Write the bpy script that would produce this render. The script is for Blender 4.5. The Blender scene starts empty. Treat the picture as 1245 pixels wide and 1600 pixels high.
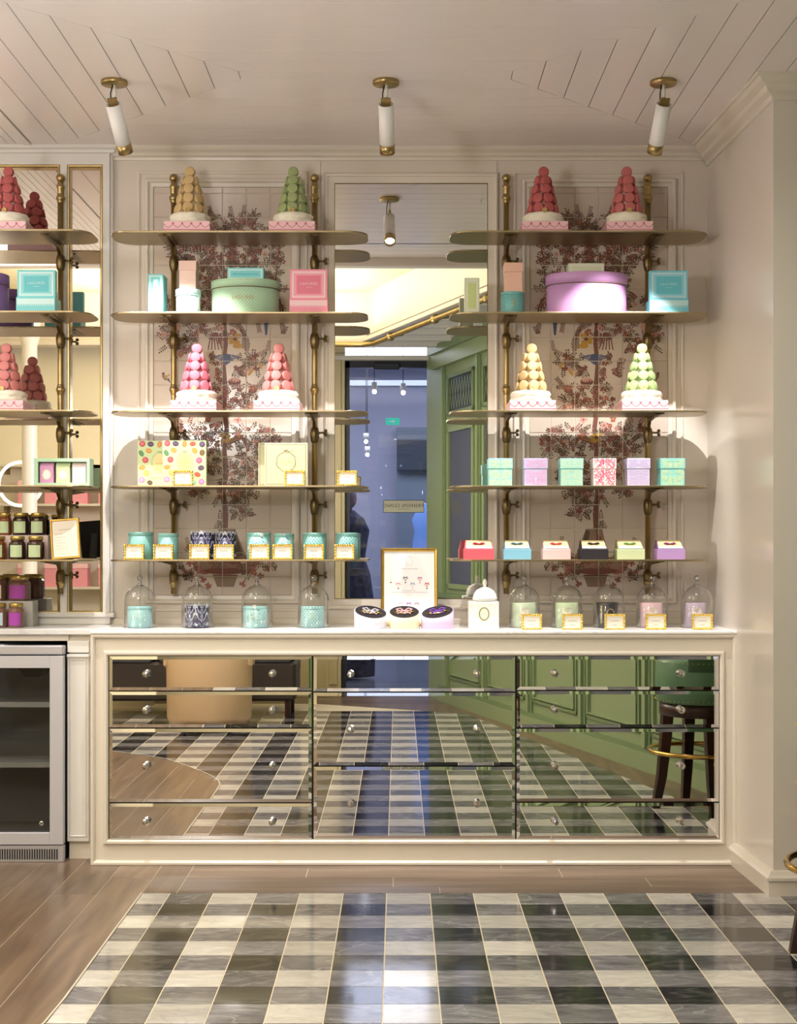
import bpy, math, random
from mathutils import Vector, Matrix
random.seed(7)
PI = math.pi
C = bpy.context.scene.collection
SC = bpy.context.scene

# ------------------------------------------------------------------ camera, world, lights
FPX = 2251.0; EYE = 1.266; HOR = 847.0; CX = 622.5
cam_d = bpy.data.cameras.new('camera'); cam = bpy.data.objects.new('camera', cam_d); C.objects.link(cam)
cam.location = (0, 0, EYE); cam.rotation_euler = (PI/2, 0, 0)
cam_d.sensor_fit = 'HORIZONTAL'; cam_d.sensor_width = 36.0; cam_d.lens = FPX*36/1245
cam_d.shift_y = (HOR-800)/1245.0; cam_d.clip_start = .05; cam_d.clip_end = 60
SC.camera = cam
SC.view_settings.view_transform = 'Standard'; SC.view_settings.look = 'None'
SC.view_settings.gamma = 1; SC.view_settings.use_curve_mapping = False
SC.view_settings.exposure = 0.05
w = bpy.data.worlds.new('world'); SC.world = w; w.use_nodes = True
w.node_tree.nodes['Background'].inputs[0].default_value = (.75, .80, 1, 1)
w.node_tree.nodes['Background'].inputs[1].default_value = .35

def light(kind, name, loc, aim, energy, color, **kw):
    d = bpy.data.lights.new(name, kind); d.energy = energy; d.color = color
    for k, v in kw.items(): setattr(d, k, v)
    o = bpy.data.objects.new(name, d); C.objects.link(o); o.location = loc
    o.rotation_euler = (Vector(aim)-Vector(loc)).to_track_quat('-Z', 'Y').to_euler()
    return o
# lit ceiling recess behind the camera, added fill lights for the shop, cool mall light behind the door
light('AREA', 'cove_light', (-1.45, 2.0, 2.98), (-1.45, 2.0, 9), 85, (1, .95, .84), shape='RECTANGLE', size=2.4, size_y=2.9)
for lx, ly, e in ((-1.3, 2.4, 62), (-.95, 3.4, 18), (-2.3, 4.6, 18)):
    light('POINT', 'room_fill', (lx, ly, 2.05), (lx, ly, 0), e, (1, .955, .93), shadow_soft_size=.15)  # unseen point lights added as fill, mainly to brighten the ceiling
light('AREA', 'mall_light', (-.1, -2.6, 3.38), (-.1, -2.4, 0), 210, (.86, .89, 1), shape='RECTANGLE', size=4.4, size_y=3.0)
light('AREA', 'left_room_fill', (-2.55, 4.4, 2.90), (-2.55, 4.4, 0), 30, (1, .965, .94), shape='RECTANGLE', size=1.2, size_y=1.6)  # soft fill added from the left, no fitting modelled
for lx, ly, e in ((-.7, 4.35, 15), (.75, 4.35, 13), (1.0, 3.6, 8)):
    light('SPOT', 'ceiling_fill', (lx, ly, 2.89), (lx*1.0, ly+.35, 0), e*2.0, (1, .955, .925), spot_size=2.6, spot_blend=1, shadow_soft_size=.12)  # wide fill spots added without any fixtures

# ------------------------------------------------------------------ materials
def rgb(r, g, b):   # sRGB 0-255 -> linear
    f = lambda c: (c/255/12.92) if c/255 <= .04045 else ((c/255+.055)/1.055)**2.4
    return (f(r), f(g), f(b), 1)
MC = {}
def mat(name, col=(.8, .8, .8, 1), rough=.5, metal=0.0, emit=None, es=0, var=0.0, vscale=30, bump=0.0, bscale=80, coat=0, spec=None, stretch=(1, 1, 1)):
    if name in MC: return MC[name]
    m = bpy.data.materials.new(name); m.use_nodes = True; nt = m.node_tree; b = nt.nodes['Principled BSDF']
    b.inputs['Base Color'].default_value = col; b.inputs['Roughness'].default_value = rough; b.inputs['Metallic'].default_value = metal
    if coat: b.inputs['Coat Weight'].default_value = coat; b.inputs['Coat Roughness'].default_value = .05
    if spec is not None: b.inputs['Specular IOR Level'].default_value = spec
    if emit: b.inputs['Emission Color'].default_value = emit; b.inputs['Emission Strength'].default_value = es
    if var or bump:
        tc = nt.nodes.new('ShaderNodeTexCoord'); mp = nt.nodes.new('ShaderNodeMapping'); mp.inputs['Scale'].default_value = stretch
        nt.links.new(tc.outputs['Object'], mp.inputs['Vector'])
    if var:
        n = nt.nodes.new('ShaderNodeTexNoise'); n.inputs['Scale'].default_value = vscale; n.inputs['Detail'].default_value = 4
        nt.links.new(mp.outputs[0], n.inputs['Vector'])
        r = nt.nodes.new('ShaderNodeValToRGB')
        r.color_ramp.elements[0].position = .3; r.color_ramp.elements[1].position = .7
        r.color_ramp.elements[0].color = tuple(c*(1-var) for c in col[:3])+(1,)
        r.color_ramp.elements[1].color = tuple(min(1, c*(1+var)) for c in col[:3])+(1,)
        nt.links.new(n.outputs[0], r.inputs[0]); nt.links.new(r.outputs[0], b.inputs['Base Color'])
    if bump:
        n = nt.nodes.new('ShaderNodeTexNoise'); n.inputs['Scale'].default_value = bscale
        nt.links.new(mp.outputs[0], n.inputs['Vector'])
        bp = nt.nodes.new('ShaderNodeBump'); bp.inputs['Strength'].default_value = bump; bp.inputs['Distance'].default_value = .002
        nt.links.new(n.outputs[0], bp.inputs['Height']); nt.links.new(bp.outputs[0], b.inputs['Normal'])
    MC[name] = m; return m

def glassy(name, tint, gl=.9, ior=1.45, rough=0.0, cast=None):
    if name in MC: return MC[name]
    m = bpy.data.materials.new(name); m.use_nodes = True; nt = m.node_tree; nt.nodes.clear()
    o = nt.nodes.new('ShaderNodeOutputMaterial'); mx = nt.nodes.new('ShaderNodeMixShader')
    t = nt.nodes.new('ShaderNodeBsdfTransparent'); t.inputs[0].default_value = tint
    g = nt.nodes.new('ShaderNodeBsdfGlossy'); g.inputs['Roughness'].default_value = rough; g.inputs['Color'].default_value = (gl, gl, gl, 1)
    lw = nt.nodes.new('ShaderNodeLayerWeight'); lw.inputs[0].default_value = .5
    pw = nt.nodes.new('ShaderNodeMath'); pw.operation = 'POWER'; nt.links.new(lw.outputs['Facing'], pw.inputs[0]); pw.inputs[1].default_value = 3
    f = nt.nodes.new('ShaderNodeMath'); f.operation = 'MULTIPLY_ADD'; nt.links.new(pw.outputs[0], f.inputs[0]); f.inputs[1].default_value = 1.0; f.inputs[2].default_value = ((ior-1)/(ior+1))**2
    nt.links.new(f.outputs[0], mx.inputs[0]); nt.links.new(t.outputs[0], mx.inputs[1]); nt.links.new(g.outputs[0], mx.inputs[2]); nt.links.new(mx.outputs[0], o.inputs[0])
    MC[name] = m; return m

def mirror(name, col, rough=0.0):
    m = bpy.data.materials.new(name); m.use_nodes = True; nt = m.node_tree; nt.nodes.clear()
    o = nt.nodes.new('ShaderNodeOutputMaterial'); g = nt.nodes.new('ShaderNodeBsdfGlossy')
    g.inputs['Roughness'].default_value = rough; g.inputs['Color'].default_value = col
    nt.links.new(g.outputs[0], o.inputs[0]); MC[name] = m; return m

def marble(name, c1, c2, vein, vamt, scale=3.0, rough=.10):
    m = bpy.data.materials.new(name); m.use_nodes = True; nt = m.node_tree; b = nt.nodes['Principled BSDF']; L = nt.links
    b.inputs['Roughness'].default_value = rough
    geo = nt.nodes.new('ShaderNodeNewGeometry'); oi = nt.nodes.new('ShaderNodeObjectInfo')
    mul = nt.nodes.new('ShaderNodeVectorMath'); mul.operation = 'SCALE'; mul.inputs[0].default_value = (17, 31, 9); L.new(oi.outputs['Random'], mul.inputs['Scale'])
    add = nt.nodes.new('ShaderNodeVectorMath'); add.operation = 'ADD'; L.new(geo.outputs['Position'], add.inputs[0]); L.new(mul.outputs[0], add.inputs[1])
    mp = nt.nodes.new('ShaderNodeMapping'); mp.inputs['Rotation'].default_value = (0, 0, .5); mp.inputs['Scale'].default_value = (.6, 1.6, 1); L.new(add.outputs[0], mp.inputs[0])
    n = nt.nodes.new('ShaderNodeTexNoise'); n.inputs['Scale'].default_value = scale*3; n.inputs['Detail'].default_value = 8; n.inputs['Roughness'].default_value = .62; n.inputs['Distortion'].default_value = 1.2
    L.new(mp.outputs[0], n.inputs['Vector'])
    r = nt.nodes.new('ShaderNodeValToRGB'); e = r.color_ramp.elements; e[0].position = .32; e[0].color = c1; e[1].position = .66; e[1].color = c2; L.new(n.outputs[0], r.inputs[0])
    n2 = nt.nodes.new('ShaderNodeTexNoise'); n2.inputs['Scale'].default_value = scale*1.3; n2.inputs['Detail'].default_value = 5; n2.inputs['Distortion'].default_value = 2.0; L.new(mp.outputs[0], n2.inputs['Vector'])
    s = nt.nodes.new('ShaderNodeMath'); s.operation = 'SUBTRACT'; L.new(n2.outputs[0], s.inputs[0]); s.inputs[1].default_value = .5
    a = nt.nodes.new('ShaderNodeMath'); a.operation = 'ABSOLUTE'; L.new(s.outputs[0], a.inputs[0])
    vr = nt.nodes.new('ShaderNodeValToRGB'); ve = vr.color_ramp.elements; ve[0].position = 0; ve[0].color = (vamt, vamt, vamt, 1); ve[1].position = .028; ve[1].color = (0, 0, 0, 1); L.new(a.outputs[0], vr.inputs[0])
    mx = nt.nodes.new('ShaderNodeMix'); mx.data_type = 'RGBA'; L.new(vr.outputs[0], mx.inputs[0]); L.new(r.outputs[0], mx.inputs[6]); mx.inputs[7].default_value = vein
    hs = nt.nodes.new('ShaderNodeHueSaturation'); mr = nt.nodes.new('ShaderNodeMapRange'); mr.inputs[3].default_value = .8; mr.inputs[4].default_value = 1.2
    L.new(oi.outputs['Random'], mr.inputs[0]); L.new(mr.outputs[0], hs.inputs['Value']); L.new(mx.outputs[2], hs.inputs['Color'])
    L.new(hs.outputs[0], b.inputs['Base Color']); MC[name] = m; return m

def wood(name, c1, c2, along, rough=.28):
    m = bpy.data.materials.new(name); m.use_nodes = True; nt = m.node_tree; b = nt.nodes['Principled BSDF']; L = nt.links
    b.inputs['Roughness'].default_value = rough
    geo = nt.nodes.new('ShaderNodeNewGeometry'); oi = nt.nodes.new('ShaderNodeObjectInfo')
    mul = nt.nodes.new('ShaderNodeVectorMath'); mul.operation = 'SCALE'; mul.inputs[0].default_value = (13, 7, 3); L.new(oi.outputs['Random'], mul.inputs['Scale'])
    add = nt.nodes.new('ShaderNodeVectorMath'); add.operation = 'ADD'; L.new(geo.outputs['Position'], add.inputs[0]); L.new(mul.outputs[0], add.inputs[1])
    mp = nt.nodes.new('ShaderNodeMapping'); mp.inputs['Scale'].default_value = (1.2, 14, 5) if along == 'x' else ((14, 1.2, 5) if along == 'y' else (14, 14, 1.2)); L.new(add.outputs[0], mp.inputs[0])
    n = nt.nodes.new('ShaderNodeTexNoise'); n.inputs['Scale'].default_value = 1.6; n.inputs['Detail'].default_value = 6; n.inputs['Distortion'].default_value = .6; L.new(mp.outputs[0], n.inputs['Vector'])
    r = nt.nodes.new('ShaderNodeValToRGB'); e = r.color_ramp.elements; e[0].position = .3; e[0].color = c1; e[1].position = .7; e[1].color = c2; L.new(n.outputs[0], r.inputs[0])
    hs = nt.nodes.new('ShaderNodeHueSaturation'); mr = nt.nodes.new('ShaderNodeMapRange'); mr.inputs[3].default_value = .82; mr.inputs[4].default_value = 1.18
    L.new(oi.outputs['Random'], mr.inputs[0]); L.new(mr.outputs[0], hs.inputs['Value']); L.new(r.outputs[0], hs.inputs['Color'])
    L.new(hs.outputs[0], b.inputs['Base Color']); MC[name] = m; return m

WALL = mat('wall_paint', rgb(220, 210, 200), .32, var=.015, vscale=3)
TRIM = mat('trim_paint', rgb(224, 215, 204), .30)
CEIL = mat('ceiling_paint', rgb(240, 231, 229), .22)
GROOVE = mat('joint_shadow_gap', rgb(128, 112, 94), .9)
CABW = mat('cabinet_paint', rgb(226, 223, 220), .30)
CHEST = mat('chest_paint', rgb(226, 218, 206), .30)
BRASS = mat('antique_brass', rgb(178, 156, 108), .34, 1.0, var=.12, vscale=14, bump=.15, bscale=60)
BRASSD = mat('dark_brass', rgb(128, 110, 78), .38, 1.0, var=.2, vscale=30)
BRASSSH = mat('brushed_brass_sheet', rgb(168, 152, 120), .36, 1.0, var=.10, vscale=9, stretch=(1, 6, 1))
GOLD = mat('bright_gold', rgb(244, 216, 124), .28, 1.0, bump=.3, bscale=200)
GOLDF = mat('gold_frame', rgb(206, 168, 82), .35, 1.0, var=.08, vscale=40)
CHROME = mat('chrome', rgb(225, 225, 230), .12, 1.0)
STEEL = mat('brushed_steel', rgb(205, 205, 214), .42, .7, var=.03, vscale=5, stretch=(1, 1, 30))
STEELD = mat('dark_slot', rgb(30, 30, 34), .6)
FRDOOR = mat('fridge_door_metal', rgb(205, 206, 216), .35, .3)
FRIN = mat('fridge_inside', rgb(120, 120, 118), .7)
FRSH = mat('fridge_shelf', rgb(180, 182, 180), .4)
MIR = mirror('mirror_silver', (.86, .87, .86, 1)); MIRD = mirror('drawer_mirror', (.82, .81, .80, 1)); MIRA = mirror('aged_mirror', (.84, .82, .80, 1))
MIREDGE = mirror('mirror_cut_edge', (.25, .30, .27, 1), .15)
GLASS = glassy('clear_glass', (.975, .98, .98, 1), 1.0, 1.4)
GLASSB = glassy('knob_glass', (.75, .75, .78, 1), 1.0, 2.2)
FRGLASS = glassy('fridge_glass', (.80, .80, .80, 1), .5, 1.4)
DOORGLASS = glassy('door_glass', (.86, .89, .96, 1), .8, 1.4)
WHITET = marble('white_marble', rgb(188, 184, 180), rgb(218, 215, 210), rgb(160, 158, 160), .35)
GREYT = marble('grey_marble', rgb(88, 87, 92), rgb(134, 132, 138), rgb(190, 188, 192), .35)
BLACKT = marble('black_marble', rgb(22, 22, 25), rgb(42, 41, 45), rgb(176, 172, 172), .16)
SLAB = marble('counter_marble', rgb(226, 225, 226), rgb(242, 241, 241), rgb(196, 196, 202), .4, 1.6, .2)
GROUT = mat('floor_grout', rgb(226, 214, 190), .7)
WX = wood('oak_across', rgb(102, 84, 74), rgb(136, 116, 102), 'x'); WY = wood('oak_lengthwise', rgb(102, 84, 70), rgb(138, 116, 96), 'y')
DWOOD = wood('dark_walnut', rgb(44, 26, 16), rgb(70, 42, 27), 'z', .3)
BLACK = mat('black_plastic', rgb(24, 24, 26), .4)
def flat(name, r, g, b, rough=.45, **k): return mat(name, rgb(r, g, b), rough, **k)

# ------------------------------------------------------------------ mesh helpers
def P(px, py, Y): return ((px-CX)*Y/FPX, EYE-(py-HOR)*Y/FPX)
def PX(px, Y): return (px-CX)*Y/FPX
def PZ(py, Y): return EYE-(py-HOR)*Y/FPX

class MB:
    def __init__(s): s.v = []; s.f = []; s.m = []; s.sm = []; s.mats = []
    def mi(s, m):
        if m not in s.mats: s.mats.append(m)
        return s.mats.index(m)
    def add(s, vs, fs, m, smooth=False):
        o = len(s.v); s.v.extend(tuple(p) for p in vs); k = s.mi(m)
        for f in fs: s.f.append(tuple(o+i for i in f)); s.m.append(k); s.sm.append(smooth)
    def box(s, x0, x1, y0, y1, z0, z1, m, c=0.0):
        if x0 > x1: x0, x1 = x1, x0
        if y0 > y1: y0, y1 = y1, y0
        if z0 > z1: z0, z1 = z1, z0
        if c <= 0:
            v = [(x, y, z) for x in (x0, x1) for y in (y0, y1) for z in (z0, z1)]
            s.add(v, [(0, 1, 3, 2), (4, 6, 7, 5), (0, 4, 5, 1), (2, 3, 7, 6), (0, 2, 6, 4), (1, 5, 7, 3)], m); return
        c = min(c, (x1-x0)/2.01, (y1-y0)/2.01, (z1-z0)/2.01)
        X = (x0, x1); Y = (y0, y1); Z = (z0, z1); v = []; ix = {}
        for i in (0, 1):
            for j in (0, 1):
                for k in (0, 1):
                    sx = 1 if i == 0 else -1; sy = 1 if j == 0 else -1; sz = 1 if k == 0 else -1
                    for a, p in enumerate(((X[i], Y[j]+c*sy, Z[k]+c*sz), (X[i]+c*sx, Y[j], Z[k]+c*sz), (X[i]+c*sx, Y[j]+c*sy, Z[k]))):
                        ix[(i, j, k, a)] = len(v); v.append(p)
        f = []
        for i in (0, 1): f.append((ix[i, 0, 0, 0], ix[i, 0, 1, 0], ix[i, 1, 1, 0], ix[i, 1, 0, 0]))
        for j in (0, 1): f.append((ix[0, j, 0, 1], ix[1, j, 0, 1], ix[1, j, 1, 1], ix[0, j, 1, 1]))
        for k in (0, 1): f.append((ix[0, 0, k, 2], ix[0, 1, k, 2], ix[1, 1, k, 2], ix[1, 0, k, 2]))
        for a in (0, 1):
            for b in (0, 1):
                f.append((ix[a, b, 0, 0], ix[a, b, 0, 1], ix[a, b, 1, 1], ix[a, b, 1, 0]))
                f.append((ix[a, 0, b, 0], ix[a, 0, b, 2], ix[a, 1, b, 2], ix[a, 1, b, 0]))
                f.append((ix[0, a, b, 1], ix[0, a, b, 2], ix[1, a, b, 2], ix[1, a, b, 1]))
                for k in (0, 1): f.append((ix[a, b, k, 0], ix[a, b, k, 1], ix[a, b, k, 2]))
        s.add(v, f, m)
    def lathe(s, prof, m, n=24, o=(0, 0, 0), sx=1, sy=1, smooth=True, axis='z', wob=None):
        v = []; f = []
        for i, (r, z) in enumerate(prof):
            for k in range(n):
                a = 2*PI*k/n; rr = r*(wob(a, i) if wob else 1)
                p = (rr*math.cos(a)*sx, rr*math.sin(a)*sy, z)
                if axis == 'y': p = (p[0], p[2], p[1])
                if axis == 'x': p = (p[2], p[0], p[1])
                v.append((p[0]+o[0], p[1]+o[1], p[2]+o[2]))
        for i in range(len(prof)-1):
            for k in range(n):
                f.append((i*n+k, i*n+(k+1) % n, (i+1)*n+(k+1) % n, (i+1)*n+k))
        if prof[0][0] > 1e-6: f.append(tuple(reversed(range(n))))
        if prof[-1][0] > 1e-6: f.append(tuple((len(prof)-1)*n+k for k in range(n)))
        s.add(v, f, m, smooth)
    def sphere(s, c, r, m, n=12, sz=1):
        s.lathe([(max(1e-7, r*math.sin(PI*i/8)), -r*sz*math.cos(PI*i/8)) for i in range(9)], m, n, c)
    def tube(s, pts, r, m, n=10, closed=False):
        pts = [Vector(p) for p in pts]; N = len(pts); v = []; f = []; up = None
        rr = r if isinstance(r, (list, tuple)) else [r]*N
        for i, p in enumerate(pts):
            if closed: t = (pts[(i+1) % N]-pts[i-1]).normalized()
            else: t = (pts[min(i+1, N-1)]-pts[max(i-1, 0)]).normalized()
            if up is None: up = Vector((0, 0, 1)) if abs(t.z) < .9 else Vector((1, 0, 0))
            a = t.cross(up).normalized(); b = a.cross(t).normalized(); up = b
            for k in range(n):
                q = p+a*rr[i]*math.cos(2*PI*k/n)+b*rr[i]*math.sin(2*PI*k/n); v.append(tuple(q))
        for i in range(N if closed else N-1):
            j = (i+1) % N
            for k in range(n): f.append((i*n+k, i*n+(k+1) % n, j*n+(k+1) % n, j*n+k))
        if not closed: f.append(tuple(reversed(range(n)))); f.append(tuple((N-1)*n+k for k in range(n)))
        s.add(v, f, m, True)
    def prism(s, poly, fn0, fn1, m):
        n = len(poly); v = [fn0(*p) for p in poly]+[fn1(*p) for p in poly]
        f = [tuple(range(n)), tuple(reversed(range(n, 2*n)))]+[(i, (i+1) % n, n+(i+1) % n, n+i) for i in range(n)]
        s.add(v, f, m)
    def frame(s, x0, x1, z0, z1, y, prof, m, ydir=-1):
        """mitred rectangular moulding; prof = (offset outward from the opening, height proud of y)"""
        v = []; f = []; n = len(prof)
        for (o, h) in prof:
            v += [(x0-o, y+ydir*h, z0-o), (x1+o, y+ydir*h, z0-o), (x1+o, y+ydir*h, z1+o), (x0-o, y+ydir*h, z1+o)]
        for i in range(n-1):
            for k in range(4): f.append((i*4+k, i*4+(k+1) % 4, (i+1)*4+(k+1) % 4, (i+1)*4+k))
        s.add(v, f, m)
    def polys(s, ps, fn, m):
        for k, p in enumerate(ps):
            ar = sum(p[i][0]*p[(i+1) % len(p)][1]-p[(i+1) % len(p)][0]*p[i][1] for i in range(len(p)))
            if ar < 0: p = p[::-1]
            q = [Vector(fn(u, v)) for u, v in p]; n = Vector((0, 0, 0))
            for i in range(len(q)): a, b = q[i], q[(i+1) % len(q)]; n += a.cross(b)
            if n.length > 0: n.normalize()
            s.npoly = getattr(s, 'npoly', 0)+1; d = (s.npoly % 100)*2.5e-6
            s.add([tuple(a+n*d) for a in q], [tuple(range(len(p)))], m)
    def build(s, name, parent=None, loc=(0, 0, 0), rot=(0, 0, 0)):
        me = bpy.data.meshes.new(name); me.from_pydata(s.v, [], s.f)
        for m in s.mats: me.materials.append(m)
        me.polygons.foreach_set('material_index', s.m); me.polygons.foreach_set('use_smooth', s.sm); me.update()
        o = bpy.data.objects.new(name, me); C.objects.link(o); o.location = loc; o.rotation_euler = rot
        if parent: o.parent = parent
        return o

def tag(o, label=None, cat=None, group=None, kind=None):
    if label: o['label'] = label
    if cat: o['category'] = cat
    if group: o['group'] = group
    if kind: o['kind'] = kind
    return o
def thing(name, label, cat, loc=(0, 0, 0), rz=0, group=None):
    o = bpy.data.objects.new(name, None); C.objects.link(o); o.empty_display_size = .05
    o.location = loc; o.rotation_euler = (0, 0, rz); return tag(o, label, cat, group)
def copy_tree(o, parent=None):
    c = o.copy(); C.objects.link(c)
    if parent: c.parent = parent
    for ch in list(o.children): copy_tree(ch, c)
    return c
def dup(o, loc, label, group=None, rz=None):
    c = copy_tree(o); c.location = loc; c['label'] = label
    if group: c['group'] = group
    if rz is not None: c.rotation_euler = (0, 0, rz)
    return c
def ell(cx, cz, rx, rz, n=14, a=0):
    ca, sa = math.cos(a), math.sin(a)
    return [(cx+rx*math.cos(2*PI*k/n)*ca-rz*math.sin(2*PI*k/n)*sa, cz+rx*math.cos(2*PI*k/n)*sa+rz*math.sin(2*PI*k/n)*ca) for k in range(n)]
def stroke(pts, w_, closed=False):
    out = []; n = len(pts)
    for i in range(n if closed else n-1):
        (a, b), (c, d) = pts[i], pts[(i+1) % n]; L = math.hypot(c-a, d-b) or 1; nx, nz = -(d-b)/L*w_/2, (c-a)/L*w_/2
        out.append([(a+nx, b+nz), (c+nx, d+nz), (c-nx, d-nz), (a-nx, b-nz)])
    return out
def rect(x0, x1, z0, z1): return [(x0, z0), (x1, z0), (x1, z1), (x0, z1)]
def rectring(x0, x1, z0, z1, w_): return [rect(x0, x1, z0, z0+w_), rect(x0, x1, z1-w_, z1), rect(x0, x0+w_, z0+w_, z1-w_), rect(x1-w_, x1, z0+w_, z1-w_)]
TXT = {}
def text(s_, size, cx=0, cz=0, spread=1.0):
    key = (s_, spread)
    if key not in TXT:
        cu = bpy.data.curves.new('lettering', 'FONT'); cu.body = s_; cu.size = 1; cu.align_x = 'CENTER'; cu.align_y = 'CENTER'; cu.resolution_u = 2; cu.space_character = spread
        ob = bpy.data.objects.new('lettering', cu); C.objects.link(ob)
        dg = bpy.context.evaluated_depsgraph_get(); me = bpy.data.meshes.new_from_object(ob.evaluated_get(dg))
        TXT[key] = [[(me.vertices[i].co.x, me.vertices[i].co.y) for i in p.vertices] for p in me.polygons]
        bpy.data.objects.remove(ob); bpy.data.curves.remove(cu); bpy.data.meshes.remove(me)
    return [[(cx+x*size, cz+y*size) for x, y in p] for p in TXT[key]]
def front(y, x0=0, z0=0): return lambda u, v: (x0+u, y-.0005, z0+v)
def cyl(r, z0=0, off=.0006, sx=1, sy=1): return lambda u, v: ((r+off)*math.sin(u/r)*sx, -(r+off)*math.cos(u/r)*sy, z0+v)

# ------------------------------------------------------------------ floor
CEZ = 2.926; YB = 6.08
XL, XR = -3.4, 2.2
mb = MB(); mb.box(XL, XR+.6, -.6, 6.2, -.06, -.0009, GROUT)
floor = mb.build('floor'); tag(floor, kind='structure')
def curve_y(x):
    pts = [(-3.4, 2.28), (-2.3, 2.40), (-1.735, 2.59), (-1.34, 2.92), (-1.075, 3.38), (-.97, 3.62), (-.932, 3.79), (-.925, 4.0)]
    for (a, b), (c, d) in zip(pts, pts[1:]):
        if a <= x <= c: return b+(d-b)*(x-a)/(c-a)
    return 2.28 if x < -3.4 else 5.196
G0, GP = -.043, .156
rest = MB(); ntile = 0
def edge_x(y): return .477+.25*(y-.59)
tile_cells = []
for j in range(30):
    y1 = 5.196-j*GP; y0 = y1-GP
    for i in range(-22, 12):
        x0 = G0+i*GP; x1 = x0+GP
        if x0 < -.93 and x1 > -.93 and y0 > 3.9: x0 = -.925
        if x1 < -.925 and y0 > curve_y(x1): continue
        if x0 > edge_x(y1)+.02 and y1 < 4.9: continue
        if x0 > 1.5: continue
        m = (WHITET, GREYT, BLACKT)[(i % 2)+(j % 2)]
        tile_cells.append((math.hypot(x0, y0) if y0 > 3.5 else 99-y0, x0, x1, y0, y1, m))
def in_view(c): return c[3] > 3.55 and abs((c[1]+c[2])/2) < .2765*c[4]+.16
tile_cells.sort(key=lambda c: (0 if in_view(c) else 1, -c[3]))
for k, (_, x0, x1, y0, y1, m) in enumerate(tile_cells):
    if k < 285:
        mb = MB(); mb.box(x0+.0017, x1-.0017, y0+.0012, y1-.0012, -.012, 0, m, .0004); mb.build('floor_tile', floor)
    else: rest.box(x0+.0017, x1-.0017, y0+.0012, y1-.0012, -.012, 0, m)
tag(rest.build('far_tiles', floor), kind='stuff')
mb = MB()   # pale strip that borders the tiles
pts = [(-.926, 5.196), (-.926, 4.0), (-.932, 3.79), (-.948, 3.70), (-.97, 3.62), (-1.02, 3.5), (-1.075, 3.38), (-1.2, 3.15), (-1.34, 2.92), (-1.52, 2.74), (-1.735, 2.59), (-2.0, 2.48), (-2.3, 2.40), (-3.4, 2.28)]
mb.polys(stroke(pts, .006), lambda u, v: (u, v, .0026), flat('pale_inlay', 214, 208, 190)); mb.build('border_strip', floor)
def plank(x0, x1, ya0, ya1, yb, m, top=.0006):
    b_ = MB(); g = .0014
    b_.prism([(x0+g, ya0), (x1-g, ya1), (x1-g, yb-g), (x0+g, yb-g)], lambda u, v: (u, v, top), lambda u, v: (u, v, -.012), m); b_.build('floor_plank', floor)
xs = [-.80, -.925, -1.085, -1.245, -1.405, -1.565, -1.725, -1.885, -2.045, -2.205, -2.42, -2.64, -2.86, -3.1, -3.4]
for k in range(len(xs)-1):
    x1, x0 = xs[k], xs[k+1]
    if k == 0: plank(x0, x1, 5.197, 5.197, 5.72, WY, .0006); continue
    lo0, lo1 = curve_y(x0), curve_y(x1-1e-6) if x1 < -.93 else 3.80
    cuts = [4.72, 5.42, 5.18, 4.35, 5.3, 4.8][k % 6]
    plank(x0, x1, lo0, lo1, cuts, WY); plank(x0, x1, cuts, cuts, 6.1, WY)
for k, (y0, y1) in enumerate(((5.197, 5.29), (5.29, 5.44), (5.44, 5.59), (5.59, 5.70))):
    for x0, x1 in [[(-.80, .15), (.15, 1.5)], [(-.80, -.02), (-.02, .93), (.93, 1.5)], [(-.80, -.35), (-.35, .62), (.62, 1.5)], [(-.8, .4), (.4, 1.5)]][k]:
        x0 += .0012; x1 -= .0012
        b_ = MB(); b_.box(x0, x1, y0+.001, y1-.001, -.012, 0, WX); b_.build('floor_plank', floor)
for a in range(7):     # oak strip along the green wall
    ya, yb_ = -.12+a*.8, -.12+(a+1)*.8
    wx = lambda y: .36+.2945*(y+.12)
    b_ = MB(); b_.prism([(edge_x(ya) if ya > .5 else -.9, ya), (wx(ya)+.03, ya), (wx(yb_)+.03, yb_), (edge_x(yb_), yb_)], lambda u, v: (u, v, .0008), lambda u, v: (u, v, -.012), WY); b_.build('floor_plank', floor)
for a in range(3):
    b_ = MB(); b_.box(-3.4, .9, -.55+a*.19, -.37+a*.19, -.012, .0016, WX); b_.build('floor_plank', floor)
mb = MB(); mb.box(-3.5, 3.5, -6, -.6, -.06, -.002, mat('mall_floor', rgb(110, 116, 130), .15, var=.12, vscale=3)); tag(mb.build('floor_mall'), kind='structure')

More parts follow.
